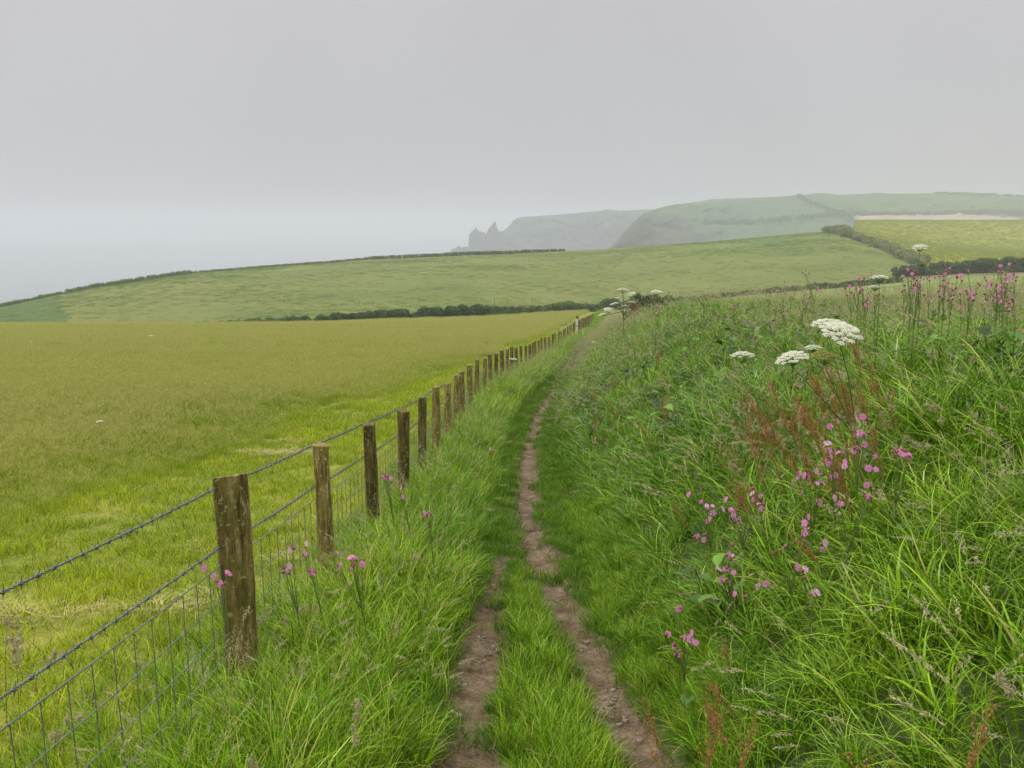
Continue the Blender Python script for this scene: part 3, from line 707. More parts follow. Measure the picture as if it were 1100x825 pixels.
def post_mesh(seed, rad=.060, h=POST_H, slope=0):
    r = np.random.default_rng(seed); sides = 22; nz = 26
    zz = np.linspace(-.25, h, nz); th = np.arange(sides) * 2 * PI / sides
    prof = 1 + .10 * np.cos(th * 2 + r.random() * 6) + .05 * np.cos(th * 3 + r.random() * 6) + r.normal(0, .025, sides)
    R = rad * prof[None] * (1 + .05 * np.sin(zz * 4 + r.random() * 6)[:, None]) * (1 - .04 * (zz / h)[:, None]) + r.normal(0, .0012, (nz, sides))
    bend = .012 * np.sin(zz * 1.6 + r.random() * 6)
    X = R * np.cos(th) + bend[:, None]; Y = R * np.sin(th); Z = np.repeat(zz[:, None], sides, 1)
    Z[-1] += X[-1] * r.uniform(-.2, .2) + Y[-1] * r.uniform(-.15, .15) + r.normal(0, .002, sides) - Y[-1] * slope
    Vv = np.stack([X, Y, Z], -1).reshape(-1, 3)
    i = np.arange(nz - 1)[:, None] * sides; j = np.arange(sides)[None]; k = (j + 1) % sides
    Fq = np.stack([i + j, i + k, i + sides + k, i + sides + j], -1).reshape(-1, 4)
    b = MB(); b.add(Vv, Fq)
    top = Vv[-sides:]; ctr = top.mean(0); inner = ctr + (top - ctr) * .86 + [0, 0, .006]
    Vt = np.vstack([top, inner, ctr[None] + [0, 0, .004]]); j = np.arange(sides); k = (j + 1) % sides
    b.add(Vt, np.stack([j, k, sides + k, sides + j], -1))
    b.add(Vt, np.stack([sides + j, sides + k, np.full(sides, 2 * sides)], -1))
    return b.mesh('post', [WOOD], True)
pvar = [post_mesh(s) for s in range(5)]
fence = empty('wire_fence', (TOPS[1, 0], TOPS[1, 1], TOPS[1, 2] - POST_H))
tag(fence, 'long stock fence of mossy round posts with barbed wire and netting beside the path', 'fence')
bpy.context.view_layer.update()
fl = np.array(fence.location)
FP = [t for t in TOPS[:28]]
yy = TOPS[27, 1] + 1.7
topz = pchip(FY[2:-2], TOPS[:, 2])
while yy < 124:
    FP.append(np.array([float(fx(yy)), yy, float(topz(min(yy, 119.8))) - (max(0, yy - 119.8)) * .05])); yy += 1.72
pp = []
for k, t in enumerate(FP):
    me = pvar[k % 5] if k != 1 else post_mesh(31, .074, POST_H, .20)
    o = obj('post', me, fence); hz = random.uniform(-.045, .045) if 1 < k else 0
    o.location = (t[0] - fl[0], t[1] - fl[1], t[2] - POST_H + hz - fl[2])
    o.rotation_euler = (random.gauss(0, .02), random.gauss(0, .028), random.random() * 6)
    if k == 1: o['label'] = 'thickest mossy fence post'; o.rotation_euler = (0, 0, 0); o.location.x -= .03
    pp.append(np.array([t[0], t[1], t[2]]))
PPs = np.array(pp)
wire_side = np.array([-.068, 0, 0])
def wire_line(drop, y1=125, step=.10, sag=.008):
    pts = []
    for k in range(len(PPs) - 1):
        A, B_ = PPs[k] + wire_side, PPs[k + 1] + wire_side
        if k <= 1: A = A.copy(); 
        if A[1] > y1: break
        n = max(2, int(np.linalg.norm(B_ - A) / (step * (1 if A[1] < 12 else 4 if A[1] < 40 else 8))))
        t = np.linspace(0, 1, n, endpoint=False)[:, None]
        Pq = A * (1 - t) + B_ * t; Pq[:, 2] -= drop + sag * np.sin(t[:, 0] * PI); pts.append(Pq)
    return np.concatenate(pts)
def barbed(drop):
    L = wire_line(drop); b = MB()
    near = L[L[:, 1] < 14.0]; far = L[L[:, 1] >= 13.6]
    # two twisted strands near by
    fine = np.concatenate([near[:-1] * (1 - t) + near[1:] * t for t in [0]], 0)
    seglen = np.concatenate([[0], np.cumsum(np.linalg.norm(np.diff(near, axis=0), axis=1))])
    sN = np.arange(0, seglen[-1], .011); c = np.stack([np.interp(sN, seglen, near[:, q_]) for q_ in range(3)], -1)
    T = near[-1] - near[0]; T /= np.linalg.norm(T); A = np.cross(T, [0, 0, 1]); A /= np.linalg.norm(A); Bv = np.cross(T, A)
    for ph in (0, PI):
        w = sN / .045 * 2 * PI + ph
        b.add(*tube(c + .0032 * (np.cos(w)[:, None] * A + np.sin(w)[:, None] * Bv), .0027, 5))
    rb = np.random.default_rng(int(drop * 1000))
    for q_ in np.arange(.05, seglen[-1], .085):
        p0 = np.array([np.interp(q_, seglen, near[:, k_]) for k_ in range(3)]); ph = rb.random() * 6.28
        # barb: a coil round the strands and two crossed points
        tt = np.linspace(0, 1, 9); coil = p0 + T * (tt[:, None] - .5) * .012 + .0058 * (np.cos(tt * 12)[:, None] * A + np.sin(tt * 12)[:, None] * Bv)
        b.add(*tube(coil, .0026, 4))
        for dd in (0, PI * .55):
            dv = np.cos(ph + dd) * A + np.sin(ph + dd) * Bv
            b.add(*tube([p0 - dv * .024 + T * .006, p0, p0 + dv * .024 - T * .006], [.0009, .0026, .0009], 4))
    b.add(*tube(far, .0040, 5))
    return b.mesh('barbed_wire', [M['zinc']], True)
for d_ in (.045, .34):
    o = obj('barbed_wire', barbed(d_), fence); o.location = (-fl[0], -fl[1], -fl[2])
b = MB()
drops = [.43, .60, .76, .90, 1.0]
for d_ in drops: b.add(*tube(wire_line(d_, 60), .0026 if d_ != .43 else .0032, 5))
L0 = wire_line(drops[0], 60, .1); sl_ = np.concatenate([[0], np.cumsum(np.linalg.norm(np.diff(L0, axis=0), axis=1))])
rb = np.random.default_rng(5)
for q_ in np.arange(.05, sl_[-1], .15):
    p0 = np.array([np.interp(q_, sl_, L0[:, k_]) for k_ in range(3)])
    if p0[1] > 32: break
    j1, j2 = rb.normal(0, .004, 2)
    P3 = [p0, p0 + [0, j1, -.18], p0 + [0, j2, -.34], p0 + [0, j1, -.57]]
    b.add(*tube(P3, .0022, 4))
    if p0[1] < 9:
        for dz in (0, -.17, -.33, -.47):
            b.add(*tube([p0 + [0, -.006, dz], p0 + [0, .006, dz]], .0036, 5))
o = obj('wire_netting', b.mesh('wire_netting', [M['zinc']], True), fence); o.location = (-fl[0], -fl[1], -fl[2])
# staples
# white-banded taller post where the fence meets the old boundary
t = TOPS[28]; base = np.array([t[0] + .35, t[1], float(H(t[0] + .35, t[1])[0])])
mp_ = empty('marker_post', base)
tag(mp_, 'taller post with a white face rising above the fence far down the path', 'post')
b = MB()
def box(b, c, s, mat=0):
    c = np.array(c, float); s = np.array(s, float) / 2
    Vv = np.array([[x, y, z] for x in (-1, 1) for y in (-1, 1) for z in (-1, 1)]) * s + c
    b.add(Vv, [[0, 1, 3, 2], [4, 6, 7, 5], [0, 4, 5, 1], [2, 3, 7, 6], [0, 2, 6, 4], [1, 5, 7, 3]], mat)
mm_ = post_mesh(77, .10, 1.75); o = obj('post', mm_, mp_)
b = MB()
for (z0, z1) in ((.35, .95), (1.0, 1.55)): box(b, (-.03, -.115, (z0 + z1) / 2), (.19, .02, z1 - z0))
obj('white_panel', b.mesh('white_panel', [M['white']]), mp_)

# ------------------------------------------------------------------ leafy masses: hedges and bushes
def leafcloud(rng, centers, radii, n, leaf, flatten=.8):
    """small leaf-clump faces through the volume of overlapping lobes, denser near the surface"""
    k = rng.choice(len(centers), n, p=radii ** 2 / (radii ** 2).sum())
    d = rng.normal(0, 1, (n, 3)); d /= np.linalg.norm(d, axis=1)[:, None]
    r = radii[k] * (rng.random(n) ** .35) * rng.uniform(.8, 1.15, n)
    P = centers[k] + d * r[:, None] * [1, 1, flatten]
    a = rng.normal(0, 1, (n, 3)) + d * .6; a /= np.linalg.norm(a, axis=1)[:, None]; q = np.cross(a, rng.normal(0, 1, (n, 3))); q /= np.linalg.norm(q, axis=1)[:, None]; w = np.cross(a, q)
    s = leaf * rng.uniform(.5, 1.4, n)[:, None]
    Vv = np.stack([P - q * s, P - w * s * .6, P + q * s, P + w * s * .6], 1).reshape(-1, 3)
    return Vv, np.arange(n * 4).reshape(-1, 4)
def hedge(name, pts, h, w, leaf, n, mat, label, cat='hedge', group=None, seed=1, hv=.35, foot=0.0, step=None, mats=None):
    rng = np.random.default_rng(seed); pts = np.array(pts)
    L = np.concatenate([[0], np.cumsum(np.linalg.norm(np.diff(pts[:, :2], axis=0), axis=1))])
    step = step or w * .24; q = np.arange(0, L[-1], step) + rng.uniform(-.3, .3, int(np.ceil(L[-1] / step))) * step
    x = np.interp(q, L, pts[:, 0]) + rng.normal(0, w * .15, len(q)); y = np.interp(q, L, pts[:, 1]) + rng.normal(0, w * .15, len(q))
    hh = np.interp(q, L, np.linspace(*h, 20) if False else np.interp(np.linspace(0, 1, 20), np.linspace(0, 1, len(h)), h)[np.newaxis].repeat(1, 0)[0][:20]) if False else np.interp(q / L[-1], np.linspace(0, 1, len(h)), h)
    hh = hh * (1 + (vnoise(q, q * 0, .25 / step * 1.2, seed) - .5) * 2 * hv)
    hh = hh * (.82 if name == 'hedge' else 1)
    g = H(x, y)
    cs = []; rs = []
    for lay in (.25, .62):
        cs.append(np.stack([x + rng.normal(0, w * .12, len(q)), y + rng.normal(0, w * .12, len(q)), g + hh * lay + foot], -1)); rs.append(np.maximum(hh * .40, w * .27) * rng.uniform(.75, 1.15, len(q)))
    cs = np.concatenate(cs); rs = np.concatenate(rs)
    o0 = pts[0]; b = MB(); Vv, Fq = leafcloud(rng, cs, rs, n, leaf)
    Vv[:, 2] = np.maximum(Vv[:, 2], -70)
    b.add(Vv - o0, Fq)
    ob = obj(name, b.mesh(name, [mat]), None, o0); tag(ob, label, cat, group)
    return ob
def line(pxs, h=0, dy=0):
    out = []
    for u, v in pxs:
        P = hit(u, v, h); P = P + np.array([P[0] / P[1] * dy, dy, 0]); P[2] = H(P[0], P[1])[0]; out.append(P)
    return out
def edge_line(alist, off=4):
    out = []
    for a in alist:
        y = float(np.interp(a, KA, YED)) + off; out.append(np.array([a * y, y, float(H(a * y, y)[0])]))
    return out
A_ = lambda u: (u - 550) / 900 * .985
hedge('hedge', edge_line([A_(205), A_(250), A_(300)]), [1.3, 1.6, 1.8], 2.6, .16, 9000, M['hedge2'], 'low green hedge tailing off leftwards at the far edge of the hay meadow', seed=2, hv=.12)
hedge('hedge', edge_line([A_(u) for u in (285, 330, 380, 430)]), [1.2, 1.6, 1.8, 2.0], 3.0, .17, 60000, M['hedge'], 'long dark scrubby hedge across the far edge of the hay meadow, lower part', seed=3, hv=.15)
hedge('hedge', edge_line([A_(u) for u in (420, 460, 500, 550)]), [2.1, 2.5, 2.5, 1.8], 3.2, .17, 60000, M['hedge'], 'tallest darkest bushes of the hedge at the meadow\'s far edge', seed=4, hv=.2)
hedge('hedge', edge_line([A_(u) for u in (545, 600, 650, 700)], 6), [1.7, 2.0, 2.6, 2.8], 3.0, .18, 60000, M['hedge2'], 'paler green hedge running from the dark bushes to the end of the fence', seed=5)
def ridge_line(ulist, off=-1.5):
    out = []
    for u in ulist:
        a = A_(u); y = float(np.interp(a, KA, YR)) + off; out.append(np.array([a * y, y, float(H(a * y, y)[0])]))
    return out
hedge('hedge', ridge_line([-60, 0, 60, 130, 200]), [2.1, 2.0, 1.9, 1.8, 1.2], 3.2, .22, 40000, M['hedge2'], 'dark hedge sloping down the left shoulder of the pasture hill', seed=6, hv=.12)
hedge('hedge', ridge_line([195, 260, 330, 400]), [1.0, .8, 1.2, 1.4], 1.4, .22, 14000, M['hedge3'], 'thin broken hedge along the middle of the hill crest', seed=7, hv=.3)
hedge('hedge', ridge_line([396, 450, 520, 580, 606]), [1.8, 2.2, 2.4, 2.2, 1.6], 2.0, .22, 26000, M['hedge2'], 'straight dark hedge on the hill crest below the sea stacks', seed=8, hv=.08)
# hedge bank on the right between pasture and crop
hb = [hit(893, 250), hit(915, 256), hit(940, 264), hit(965, 274), hit(990, 284)]
for p in hb: print('hb', p)
hedge('hedge_bank', hb, [2.9, 2.5, 2.1, 1.7, 1.6], 6.5, .26, 90000, M['hedge3'], 'overgrown hedge bank between green pasture and yellow crop field', 'hedge bank', seed=9, hv=.25)
hl = [at_ for at_ in [np.array([a * 205, 205, float(H(a * 205, 205)[0])]) for a in (.455, .50, .55, .60, .66)]]
hedge('hedge', hl, [3.2, 3.8, 4.4, 4.6, 4.6], 4.0, .22, 60000, M['hedge'], 'thick dark hedge below the yellow crop field, above the tilled strip', seed=10, hv=.2)
hl = [np.array([a * 163, 163, float(H(a * 163, 163)[0])]) for a in (.16, .22, .28, .34, .40, .46)]
hedge('hedge', hl, [1.6, 1.4, 1.3, 1.3, 1.5, 1.4], 1.6, .18, 26000, M['hedge2'], 'low hedge at the foot of the pasture hill behind the flower bank', seed=11)
# gorse on the bank crest
gp = at(693, 345, 34.0)
gz0 = float(H(gp[0], gp[1])[0])
gb = empty('gorse_bush', (gp[0], gp[1], gz0)); tag(gb, 'dark gorse bush with dead brown patch on the bank crest', 'bush')
rng = np.random.default_rng(21); sc_g = gp[1] / 900
cs = np.array([[rng.uniform(-12, 22), rng.normal(0, 8), rng.uniform(6, 28)] for _ in range(30)]) * sc_g
rs = rng.uniform(3, 7, 30) * sc_g
b = MB(); b.add(*leafcloud(rng, cs, rs, 7000, .028)); obj('foliage', b.mesh('foliage', [M['gorse']]), gb)
cs2 = np.array([[-15 + rng.normal(0, 6), rng.normal(-8, 4), rng.uniform(6, 19)] for _ in range(16)]) * sc_g
b = MB(); b.add(*leafcloud(rng, cs2, rng.uniform(3, 6, 16) * sc_g, 3000, .025)); obj('dead_foliage', b.mesh('dead_foliage', [M['gorse_dead']]), gb)
b = MB()
for k in range(9):
    e_ = cs[rng.integers(30)]; b.add(*tube([[0, 0, -.1], e_ * .5 + rng.normal(0, .03, 3), e_], [.02, .014, .006], 5))
obj('stem', b.mesh('stem', [M['darkstalk']]), gb)

# ------------------------------------------------------------------ far coast
def rock_grass(name, rock, grass, lo=.45, hi=.75):
    m, nt, nd, lk = nmat(name)
    g = nd.new('ShaderNodeNewGeometry'); sx = nd.new('ShaderNodeSeparateXYZ'); lk.new(g.outputs['Normal'], sx.inputs[0])
    n = noise(nt, .02, 6, .7); ad = N(nd, 'ShaderNodeMath', operation='MULTIPLY_ADD'); lk.new(n, ad.inputs[0]); ad.inputs[1].default_value = .35; lk.new(sx.outputs[2], ad.inputs[2])
    r = ramp(nd, [(lo + .17, (0, 0, 0)), (hi + .17, (1, 1, 1))]); lk.new(ad.outputs[0], r.inputs[0])
    rk = ramp(nd, [(.35, tuple(x * .6 for x in rock)), (.65, tuple(x * 1.3 for x in rock))]); lk.new(n, rk.inputs[0])
    c = mixc(nt, r.outputs[0], rk.outputs[0], grass)
    fin(nt, c, .9, .1)
    return m
SEA = -66.0
def headland(name, prof, Y0, depth, base, mat, slope_run, rough=6, nx=300, nyy=90, back=None, seed=3):
    """terrain block whose skyline follows prof [(u, v)], cliff or slope foot at Y0 on the sea, crest at Y0+slope_run"""
    U = np.linspace(prof[0][0], prof[-1][0], nx); VV = np.interp(U, [p[0] for p in prof], [p[1] for p in prof])
    T = np.concatenate([np.linspace(0, 1, int(nyy * .6)), 1 + np.linspace(.02, 1, int(nyy * .4)) ** 1.5])
    UU, TT = np.meshgrid(U, T); 
    sr = np.interp(UU, [p[0] for p in prof], [p[2] if len(p) > 2 else slope_run for p in prof])
    Yc = Y0 + sr
    Y = np.where(TT <= 1, Y0 + TT * sr, Yc + (TT - 1) * depth)
    a = (UU - 550) / 900 * .985
    topz = E + (245 - np.interp(UU, U, VV)) / 900 * Yc
    zf = np.where(TT <= 1, base + (topz - base) * (1 - (1 - TT) ** 1.7), topz - (TT - 1) ** 1.2 * (topz - base) * .6)
    X = a * np.where(TT <= 1, Y, Y * .6 + Yc * .4)
    w = np.clip(TT, 0, 1) * (1 - np.clip(TT, 0, 1)) * 4
    zf = zf + fbm(X, Y * 1.0, 1 / 90., seed, 6) * rough * 2.2 * w
    Y2 = Y + fbm(X, zf * 2, 1 / 45., seed + 4, 5) * rough * 3 * w
    nr_, nc_ = X.shape; Vv = np.stack([X, Y2, zf], -1).reshape(-1, 3)
    i = np.arange(nr_ - 1)[:, None] * nc_; j = np.arange(nc_ - 1)[None]
    b = MB(); b.add(Vv, np.stack([i + j, i + j + 1, i + nc_ + j + 1, i + nc_ + j], -1).reshape(-1, 4))
    o = obj(name, b.mesh(name, [mat], True)); tag(o, kind='structure')
    return o, (X, Y2, zf, U, T)
cliff_m = rock_grass('cliff_rock', (.06, .065, .05), (.07, .10, .04))
headland('headland', [(538, 264), (539, 249), (542, 246), (547, 242.5), (551, 237), (555, 234), (562, 233), (600, 230.5), (640, 227), (652, 225), (665, 226.5), (700, 225), (760, 224), (900, 222)],
         1950, 600, SEA - 4, cliff_m, 90, 14, seed=3)
def farfields(nt, nd, lk, c):
    v = nd.new('ShaderNodeTexVoronoi'); v.inputs['Scale'].default_value = .0032; v.feature = 'F1'
    g = nd.new('ShaderNodeNewGeometry'); mp = nd.new('ShaderNodeMapping'); mp.inputs['Scale'].default_value = (1, .55, 0); lk.new(g.outputs['Position'], mp.inputs[0]); lk.new(mp.outputs[0], v.inputs['Vector'])
    r = ramp(nd, [(0, (.07, .125, .045)), (.45, (.10, .16, .06)), (.8, (.085, .14, .055)), (.95, (.14, .16, .07))]); 
    s = nd.new('ShaderNodeSeparateColor'); lk.new(v.outputs['Color'], s.inputs[0]); lk.new(s.outputs[0], r.inputs[0])
    return mixc(nt, .8, c, r.outputs[0])
def fh_mat():
    m, nt, nd, lk = nmat('far_fields')
    g = nd.new('ShaderNodeNewGeometry'); sx = nd.new('ShaderNodeSeparateXYZ'); lk.new(g.outputs['Normal'], sx.inputs[0])
    n = noise(nt, .01, 5, .7)
    r0 = ramp(nd, [(.3, (.07, .125, .045)), (.7, (.10, .16, .06))]); lk.new(n, r0.inputs[0])
    c = farfields(nt, nd, lk, r0.outputs[0])
    br = N(nd, 'ShaderNodeAttribute', attribute_type='GEOMETRY', attribute_name='br')
    rr = ramp(nd, [(.25, (0, 0, 0)), (.5, (1, 1, 1))]); lk.new(br.outputs['Fac'], rr.inputs[0])
    rk = ramp(nd, [(.35, (.05, .065, .035)), (.65, (.10, .11, .06))]); n2 = noise(nt, .03, 6, .75); lk.new(n2, rk.inputs[0])
    c = mixc(nt, rr.outputs[0], rk.outputs[0], c)
    fin(nt, c, .9, .1)
    return m
FH = fh_mat()
o, (hx, hy, hz, hu, ht) = headland('far_hills',
    [(655, 268, 30), (663, 259, 50), (671, 249, 80), (680, 238.5, 130), (690, 230, 210), (704, 225, 330), (730, 219.5, 420), (765, 215, 480), (800, 213.5, 500), (870, 211, 520), (950, 209, 540), (1010, 208.5, 540), (1060, 210, 540), (1100, 212.5, 540), (1250, 216, 540), (1700, 222, 540)],
    1000, 500, SEA, FH, 540, 20, nx=420, nyy=130, seed=8)
me = o.data; UU, TT = np.meshgrid(hu, ht)
# cliffs and scrub on the seaward slope: everything left of a wandering line from the crest to the foot
lim = 700 + 60 * (1 - np.clip(TT, 0, 1)) ** .8 + 120 * np.clip(.62 - TT, 0, 1) + fbm(UU, TT * 100, .03, 3) * 40
land = np.clip((UU - lim) / 34 + .5 + fbm(UU, TT * 100, .12, 5) * 1.6, 0, 1)
me.attributes['br'].data.foreach_set('value', land.astype(np.float32).ravel())
# hedges on the far hills, following its surface
from_idx = lambda u, t: (int(np.argmin(abs(hu - u))), int(np.argmin(abs(ht - t))))
def far_hedge(uts, label, h=5, w=6, n=5000, mat=M['hedge2']):
    pts = []
    for u, t in uts:
        iu, it = from_idx(u, t); pts.append([hx[it, iu], hy[it, iu], hz[it, iu]])
    pts = np.array(pts); L = np.concatenate([[0], np.cumsum(np.linalg.norm(np.diff(pts, axis=0), axis=1))])
    rng = np.random.default_rng(n); q = rng.random(n) * L[-1]
    P = np.stack([np.interp(q, L, pts[:, k]) for k in range(3)], -1); hh = h * (.7 + .6 * vnoise(q, q * 0, .05))
    P += np.stack([rng.normal(0, w * .3, n), rng.normal(0, w * .3, n), rng.random(n) * hh + .4], -1)
    a = rng.normal(0, 1, (n, 3)); a /= np.linalg.norm(a, axis=1)[:, None]; c_ = np.cross(a, rng.normal(0, 1, (n, 3))); c_ /= np.linalg.norm(c_, axis=1)[:, None]; d_ = np.cross(a, c_)
    s = 1.3 * rng.uniform(.6, 1.3, n)[:, None]
    Vv = np.stack([P - c_ * s, P - d_ * s, P + c_ * s, P + d_ * s], 1).reshape(-1, 3) - pts[0]
    b = MB(); b.add(Vv, np.arange(n * 4).reshape(-1, 4)); tag(obj('hedge', b.mesh('hedge', [mat]), None, pts[0]), label, 'hedge')
def t_at(u, v):           # how far up the hill face a line lies
    iu = int(np.argmin(abs(hu - u))); vv = 245 - (hz[:, iu] - E) / hy[:, iu] * 900
    ok = ht <= 1; return float(ht[ok][np.argmin(abs(vv[ok] - v))])
def L2(pxs): return [(u, t_at(u, v)) for u, v in pxs]
def dens(pxs, k=26):
    q = []
    for (a, b_), (c_, d_) in zip(pxs[:-1], pxs[1:]):
        for t in np.linspace(0, 1, k, endpoint=False): q.append((a + (c_ - a) * t, b_ + (d_ - b_) * t))
    return q + [pxs[-1]]
far_hedge(L2(dens([(755, 241), (830, 238), (900, 231), (1000, 231), (1070, 229), (1200, 228)])), 'long thin hedge crossing the misty hills between two fields', 5, 5, 9000)
far_hedge(L2(dens([(853, 213), (872, 221), (890, 229), (901, 231)])), 'short hedge slanting up the misty hill to the skyline', 4, 4, 2500)
far_hedge(L2(dens([(1000, 209.5), (1100, 213), (1200, 217)])), 'hedge along the skyline of the misty hills', 3, 4, 3000)
# tan stubble patch on the far hill
iu0, iu1 = from_idx(918, 0)[0], from_idx(1095, 0)[0]
Vp = []; cols_ = range(iu0, iu1 + 1)
for iu in cols_:
    u = hu[iu]; va = np.interp(u, [918, 950, 1050, 1095], [233.5, 232, 231.5, 235]); vb = 238.5
    ta, tb = t_at(u, va), t_at(u, vb)
    for t in np.linspace(tb, ta, 6): Vp.append([np.interp(t, ht, hx[:, iu]), np.interp(t, ht, hy[:, iu]), np.interp(t, ht, hz[:, iu]) + 1.2])
nn = len(list(cols_)); i = np.arange(nn - 1)[:, None] * 6; j = np.arange(5)[None]
b = MB(); b.add(np.array(Vp), np.stack([i + j, i + 6 + j, i + 6 + j + 1, i + j + 1], -1).reshape(-1, 4))
tag(obj('stubble_field', b.mesh('stubble_field', [flat('tan_stubble', (.40, .33, .24), .9, .1, .12, .02)], True)), kind='structure')

# sea stacks: jagged rocks standing in the sea off the headland
def stack(name, prof, Y, label, thick=70):
    """prof: outline heights across its width (u, v)"""
    U = np.linspace(prof[0][0], prof[-1][0], 26); VV = np.interp(U, [p[0] for p in prof], [p[1] for p in prof])
    c = (U[0] + U[-1]) / 2; nz = 14; rng = np.random.default_rng(int(Y + c))
    b = MB(); ph = np.linspace(-1, 1, 13)
    XX = []; 
    base = np.array([(c - 550) / 900 * Y, Y, SEA])
    G_ = np.zeros((26, 13, 3))
    for k, (u, v) in enumerate(zip(U, VV)):
        top = E + (245 - v) / 900 * Y
        for q_, p in enumerate(ph):
            G_[k, q_] = [(u - 550) / 900 * Y * .985, Y + p * thick * .5 + rng.normal(0, 2), max(SEA - 3, SEA + (top - SEA) * (1 - abs(p) ** 5) + rng.normal(0, 2.6))]
    Vv = G_.reshape(-1, 3) - base
    i = np.arange(25)[:, None] * 13; j = np.arange(12)[None]
    b.add(Vv, np.stack([i + j, i + 13 + j, i + 13 + j + 1, i + j + 1], -1).reshape(-1, 4))
    tag(obj(name, b.mesh(name, [cliff_m]), None, base), label, 'sea stack')
stack('sea_stack', [(503.5, 268), (504.2, 252), (506, 249), (510, 247), (511.5, 245.5), (514, 247.5), (518, 250), (521, 250.5), (523, 253), (524, 268)], 2050, 'blunt sea stack furthest out from the misty headland')
stack('sea_stack', [(521.5, 268), (522, 252), (524, 248), (527, 244.5), (530, 240.5), (532.5, 240), (534, 244), (536, 248.5), (540, 249), (543, 252), (545, 268)], 2010, 'pointed sea stack between the blunt stack and the headland')
stack('skerry', [(484, 268.5), (488, 266.8), (496, 265.5), (504, 265.2), (510, 268.5)], 2030, 'low rock shelf at the foot of the outermost sea stack', 30)

m, nt, nd, lk = nmat('grey_sea')
fin(nt, (.14, .17, .18), .12, .5, noise(nt, .12, 4, .7), .1, .3)
b = MB(); b.add([[-6000, 330, SEA], [6000, 330, SEA], [6000, 7500, SEA], [-6000, 7500, SEA]], [[0, 1, 2, 3]])
tag(obj('sea', b.mesh('sea', [m])), kind='structure')

# ------------------------------------------------------------------ flowers and tall weeds
def rvec(r, s=1.0): return r.normal(0, s, 3)
def umbel_mesh(rng, dia, tilt_dir, seedy=False):
    """rays fanning from the stem tip, each with a little dome of florets"""
    b = MB(); n = 30; R = dia / 2
    gs = []
    for k in range(n):
        rr_ = R * math.sqrt((k + .5) / n); an = k * 2.39996; 
        gs.append(np.array([rr_ * math.cos(an), rr_ * math.sin(an), .34 * R * (1 - (rr_ / R) ** 2) + rng.normal(0, .03) * R]))
    hub = np.array([0, 0, -.55 * R])
    for g in gs:
        b.add(*tube([hub, (hub + g) / 2 + [0, 0, -.05 * R], g], [.0012, .0010, .0009], 4), mat=1)
        m_ = 17; ur = R * .20
        for q_ in range(m_):
            r2 = ur * math.sqrt((q_ + .5) / m_); a2 = q_ * 2.39996 + g[0] * 50; c = g + [r2 * math.cos(a2), r2 * math.sin(a2), .35 * ur * (1 - (r2 / ur) ** 2) + rng.normal(0, .0006)]
            s = ur * .27; th = np.arange(5) * 2 * PI / 5 + rng.random() * 6; nrm = np.array([.5 * math.cos(a2) * r2 / ur, .5 * math.sin(a2) * r2 / ur])
            ring = np.stack([c[0] + s * np.cos(th), c[1] + s * np.sin(th), c[2] - (np.cos(th) * nrm[0] + np.sin(th) * nrm[1]) * s], -1)
            Vv = np.vstack([ring, c + [0, 0, .3 * s]]); j = np.arange(5); b.add(Vv, np.stack([j, (j + 1) % 5, np.full(5, 5)], -1))
    me = b.mesh('umbel', [M['bract'] if seedy else M['umbel'], M['stalk']])
    return me
def leaf_mesh(rng, L, lobes=5):
    b = MB()
    for k in range(lobes):
        t = k / max(1, lobes - 1); side = (-1) ** k
        base = np.array([L * .25 + t * L * .6, 0, 0]); ln = L * .38 * (1 - .4 * t); w = ln * .36
        ang = side * (1.0 - .6 * t) if k < lobes - 1 else 0
        d = np.array([math.cos(ang), math.sin(ang), -.15]); n_ = np.array([-d[1], d[0], 0])
        Vv = np.array([base, base + d * ln * .35 + n_ * w, base + d * ln * .8 + n_ * w * .7, base + d * ln, base + d * ln * .8 - n_ * w * .7, base + d * ln * .35 - n_ * w, base + d * ln * .5 + [0, 0, .01]])
        b.add(Vv, [[0, 6, 1], [1, 6, 2], [2, 6, 3], [3, 6, 4], [4, 6, 5], [5, 6, 0]])
    b.add(*tube([[0, 0, 0], [L * .5, 0, .02], [L * .9, 0, 0]], .002, 4))
    return b.mesh('leaf', [M['leaf']])
def dir_to_euler(d):
    return Vector(d).to_track_quat('Z', 'Y').to_euler()
def hogweed(root, heads, label, seed=1, leaves=3, group=None, stalk='darkstalk', fork=None, thick=.0055):
    """heads: list of (world point, diameter, seedy)"""
    rng = np.random.default_rng(seed); root = np.array(root); e = empty('hogweed', root); tag(e, label, 'wildflower', group)
    hs = [np.array(h[0]) - root for h in heads]
    main = hs[0]; nodeP = main * (.55 if fork is None else fork) + np.array([.01, 0, 0])
    b = MB(); b.add(*tube([[0, 0, -.05], nodeP * .5 + [.008, 0, 0], nodeP, (nodeP + main) / 2 + [.004, 0, 0], main - [0, 0, heads[0][1] * .25]], [thick, thick * .9, thick * .75, thick * .55, thick * .4], 6))
    for k, hp in enumerate(hs[1:]):
        st = nodeP * (.7 + .3 * ((k * .37) % 1)); mid = st * .45 + hp * .55 + np.array([0, 0, -.02])
        b.add(*tube([st, mid, hp - [0, 0, heads[k + 1][1] * .25]], [thick * .6, thick * .5, thick * .35], 5))
    obj('stem', b.mesh('stem', [M[stalk]], True), e)
    for h, hp in zip(heads, hs):
        o = obj('umbel', umbel_mesh(rng, h[1], None, h[2]), e, hp)
        if len(h) > 3: o.rotation_euler = dir_to_euler(h[3])
        else: o.rotation_euler = (rng.normal(0, .15) + .12, rng.normal(0, .15), rng.random() * 6)
        if h[2]: o['label'] = 'olive umbel gone to seed'
    for k in range(leaves):
        o = obj('leaf', leaf_mesh(rng, rng.uniform(.14, .22)), e, nodeP * rng.uniform(.1, .8)); o.rotation_euler = (rng.normal(0, .2), -.4 + rng.normal(0, .2), rng.random() * 6)
    return e
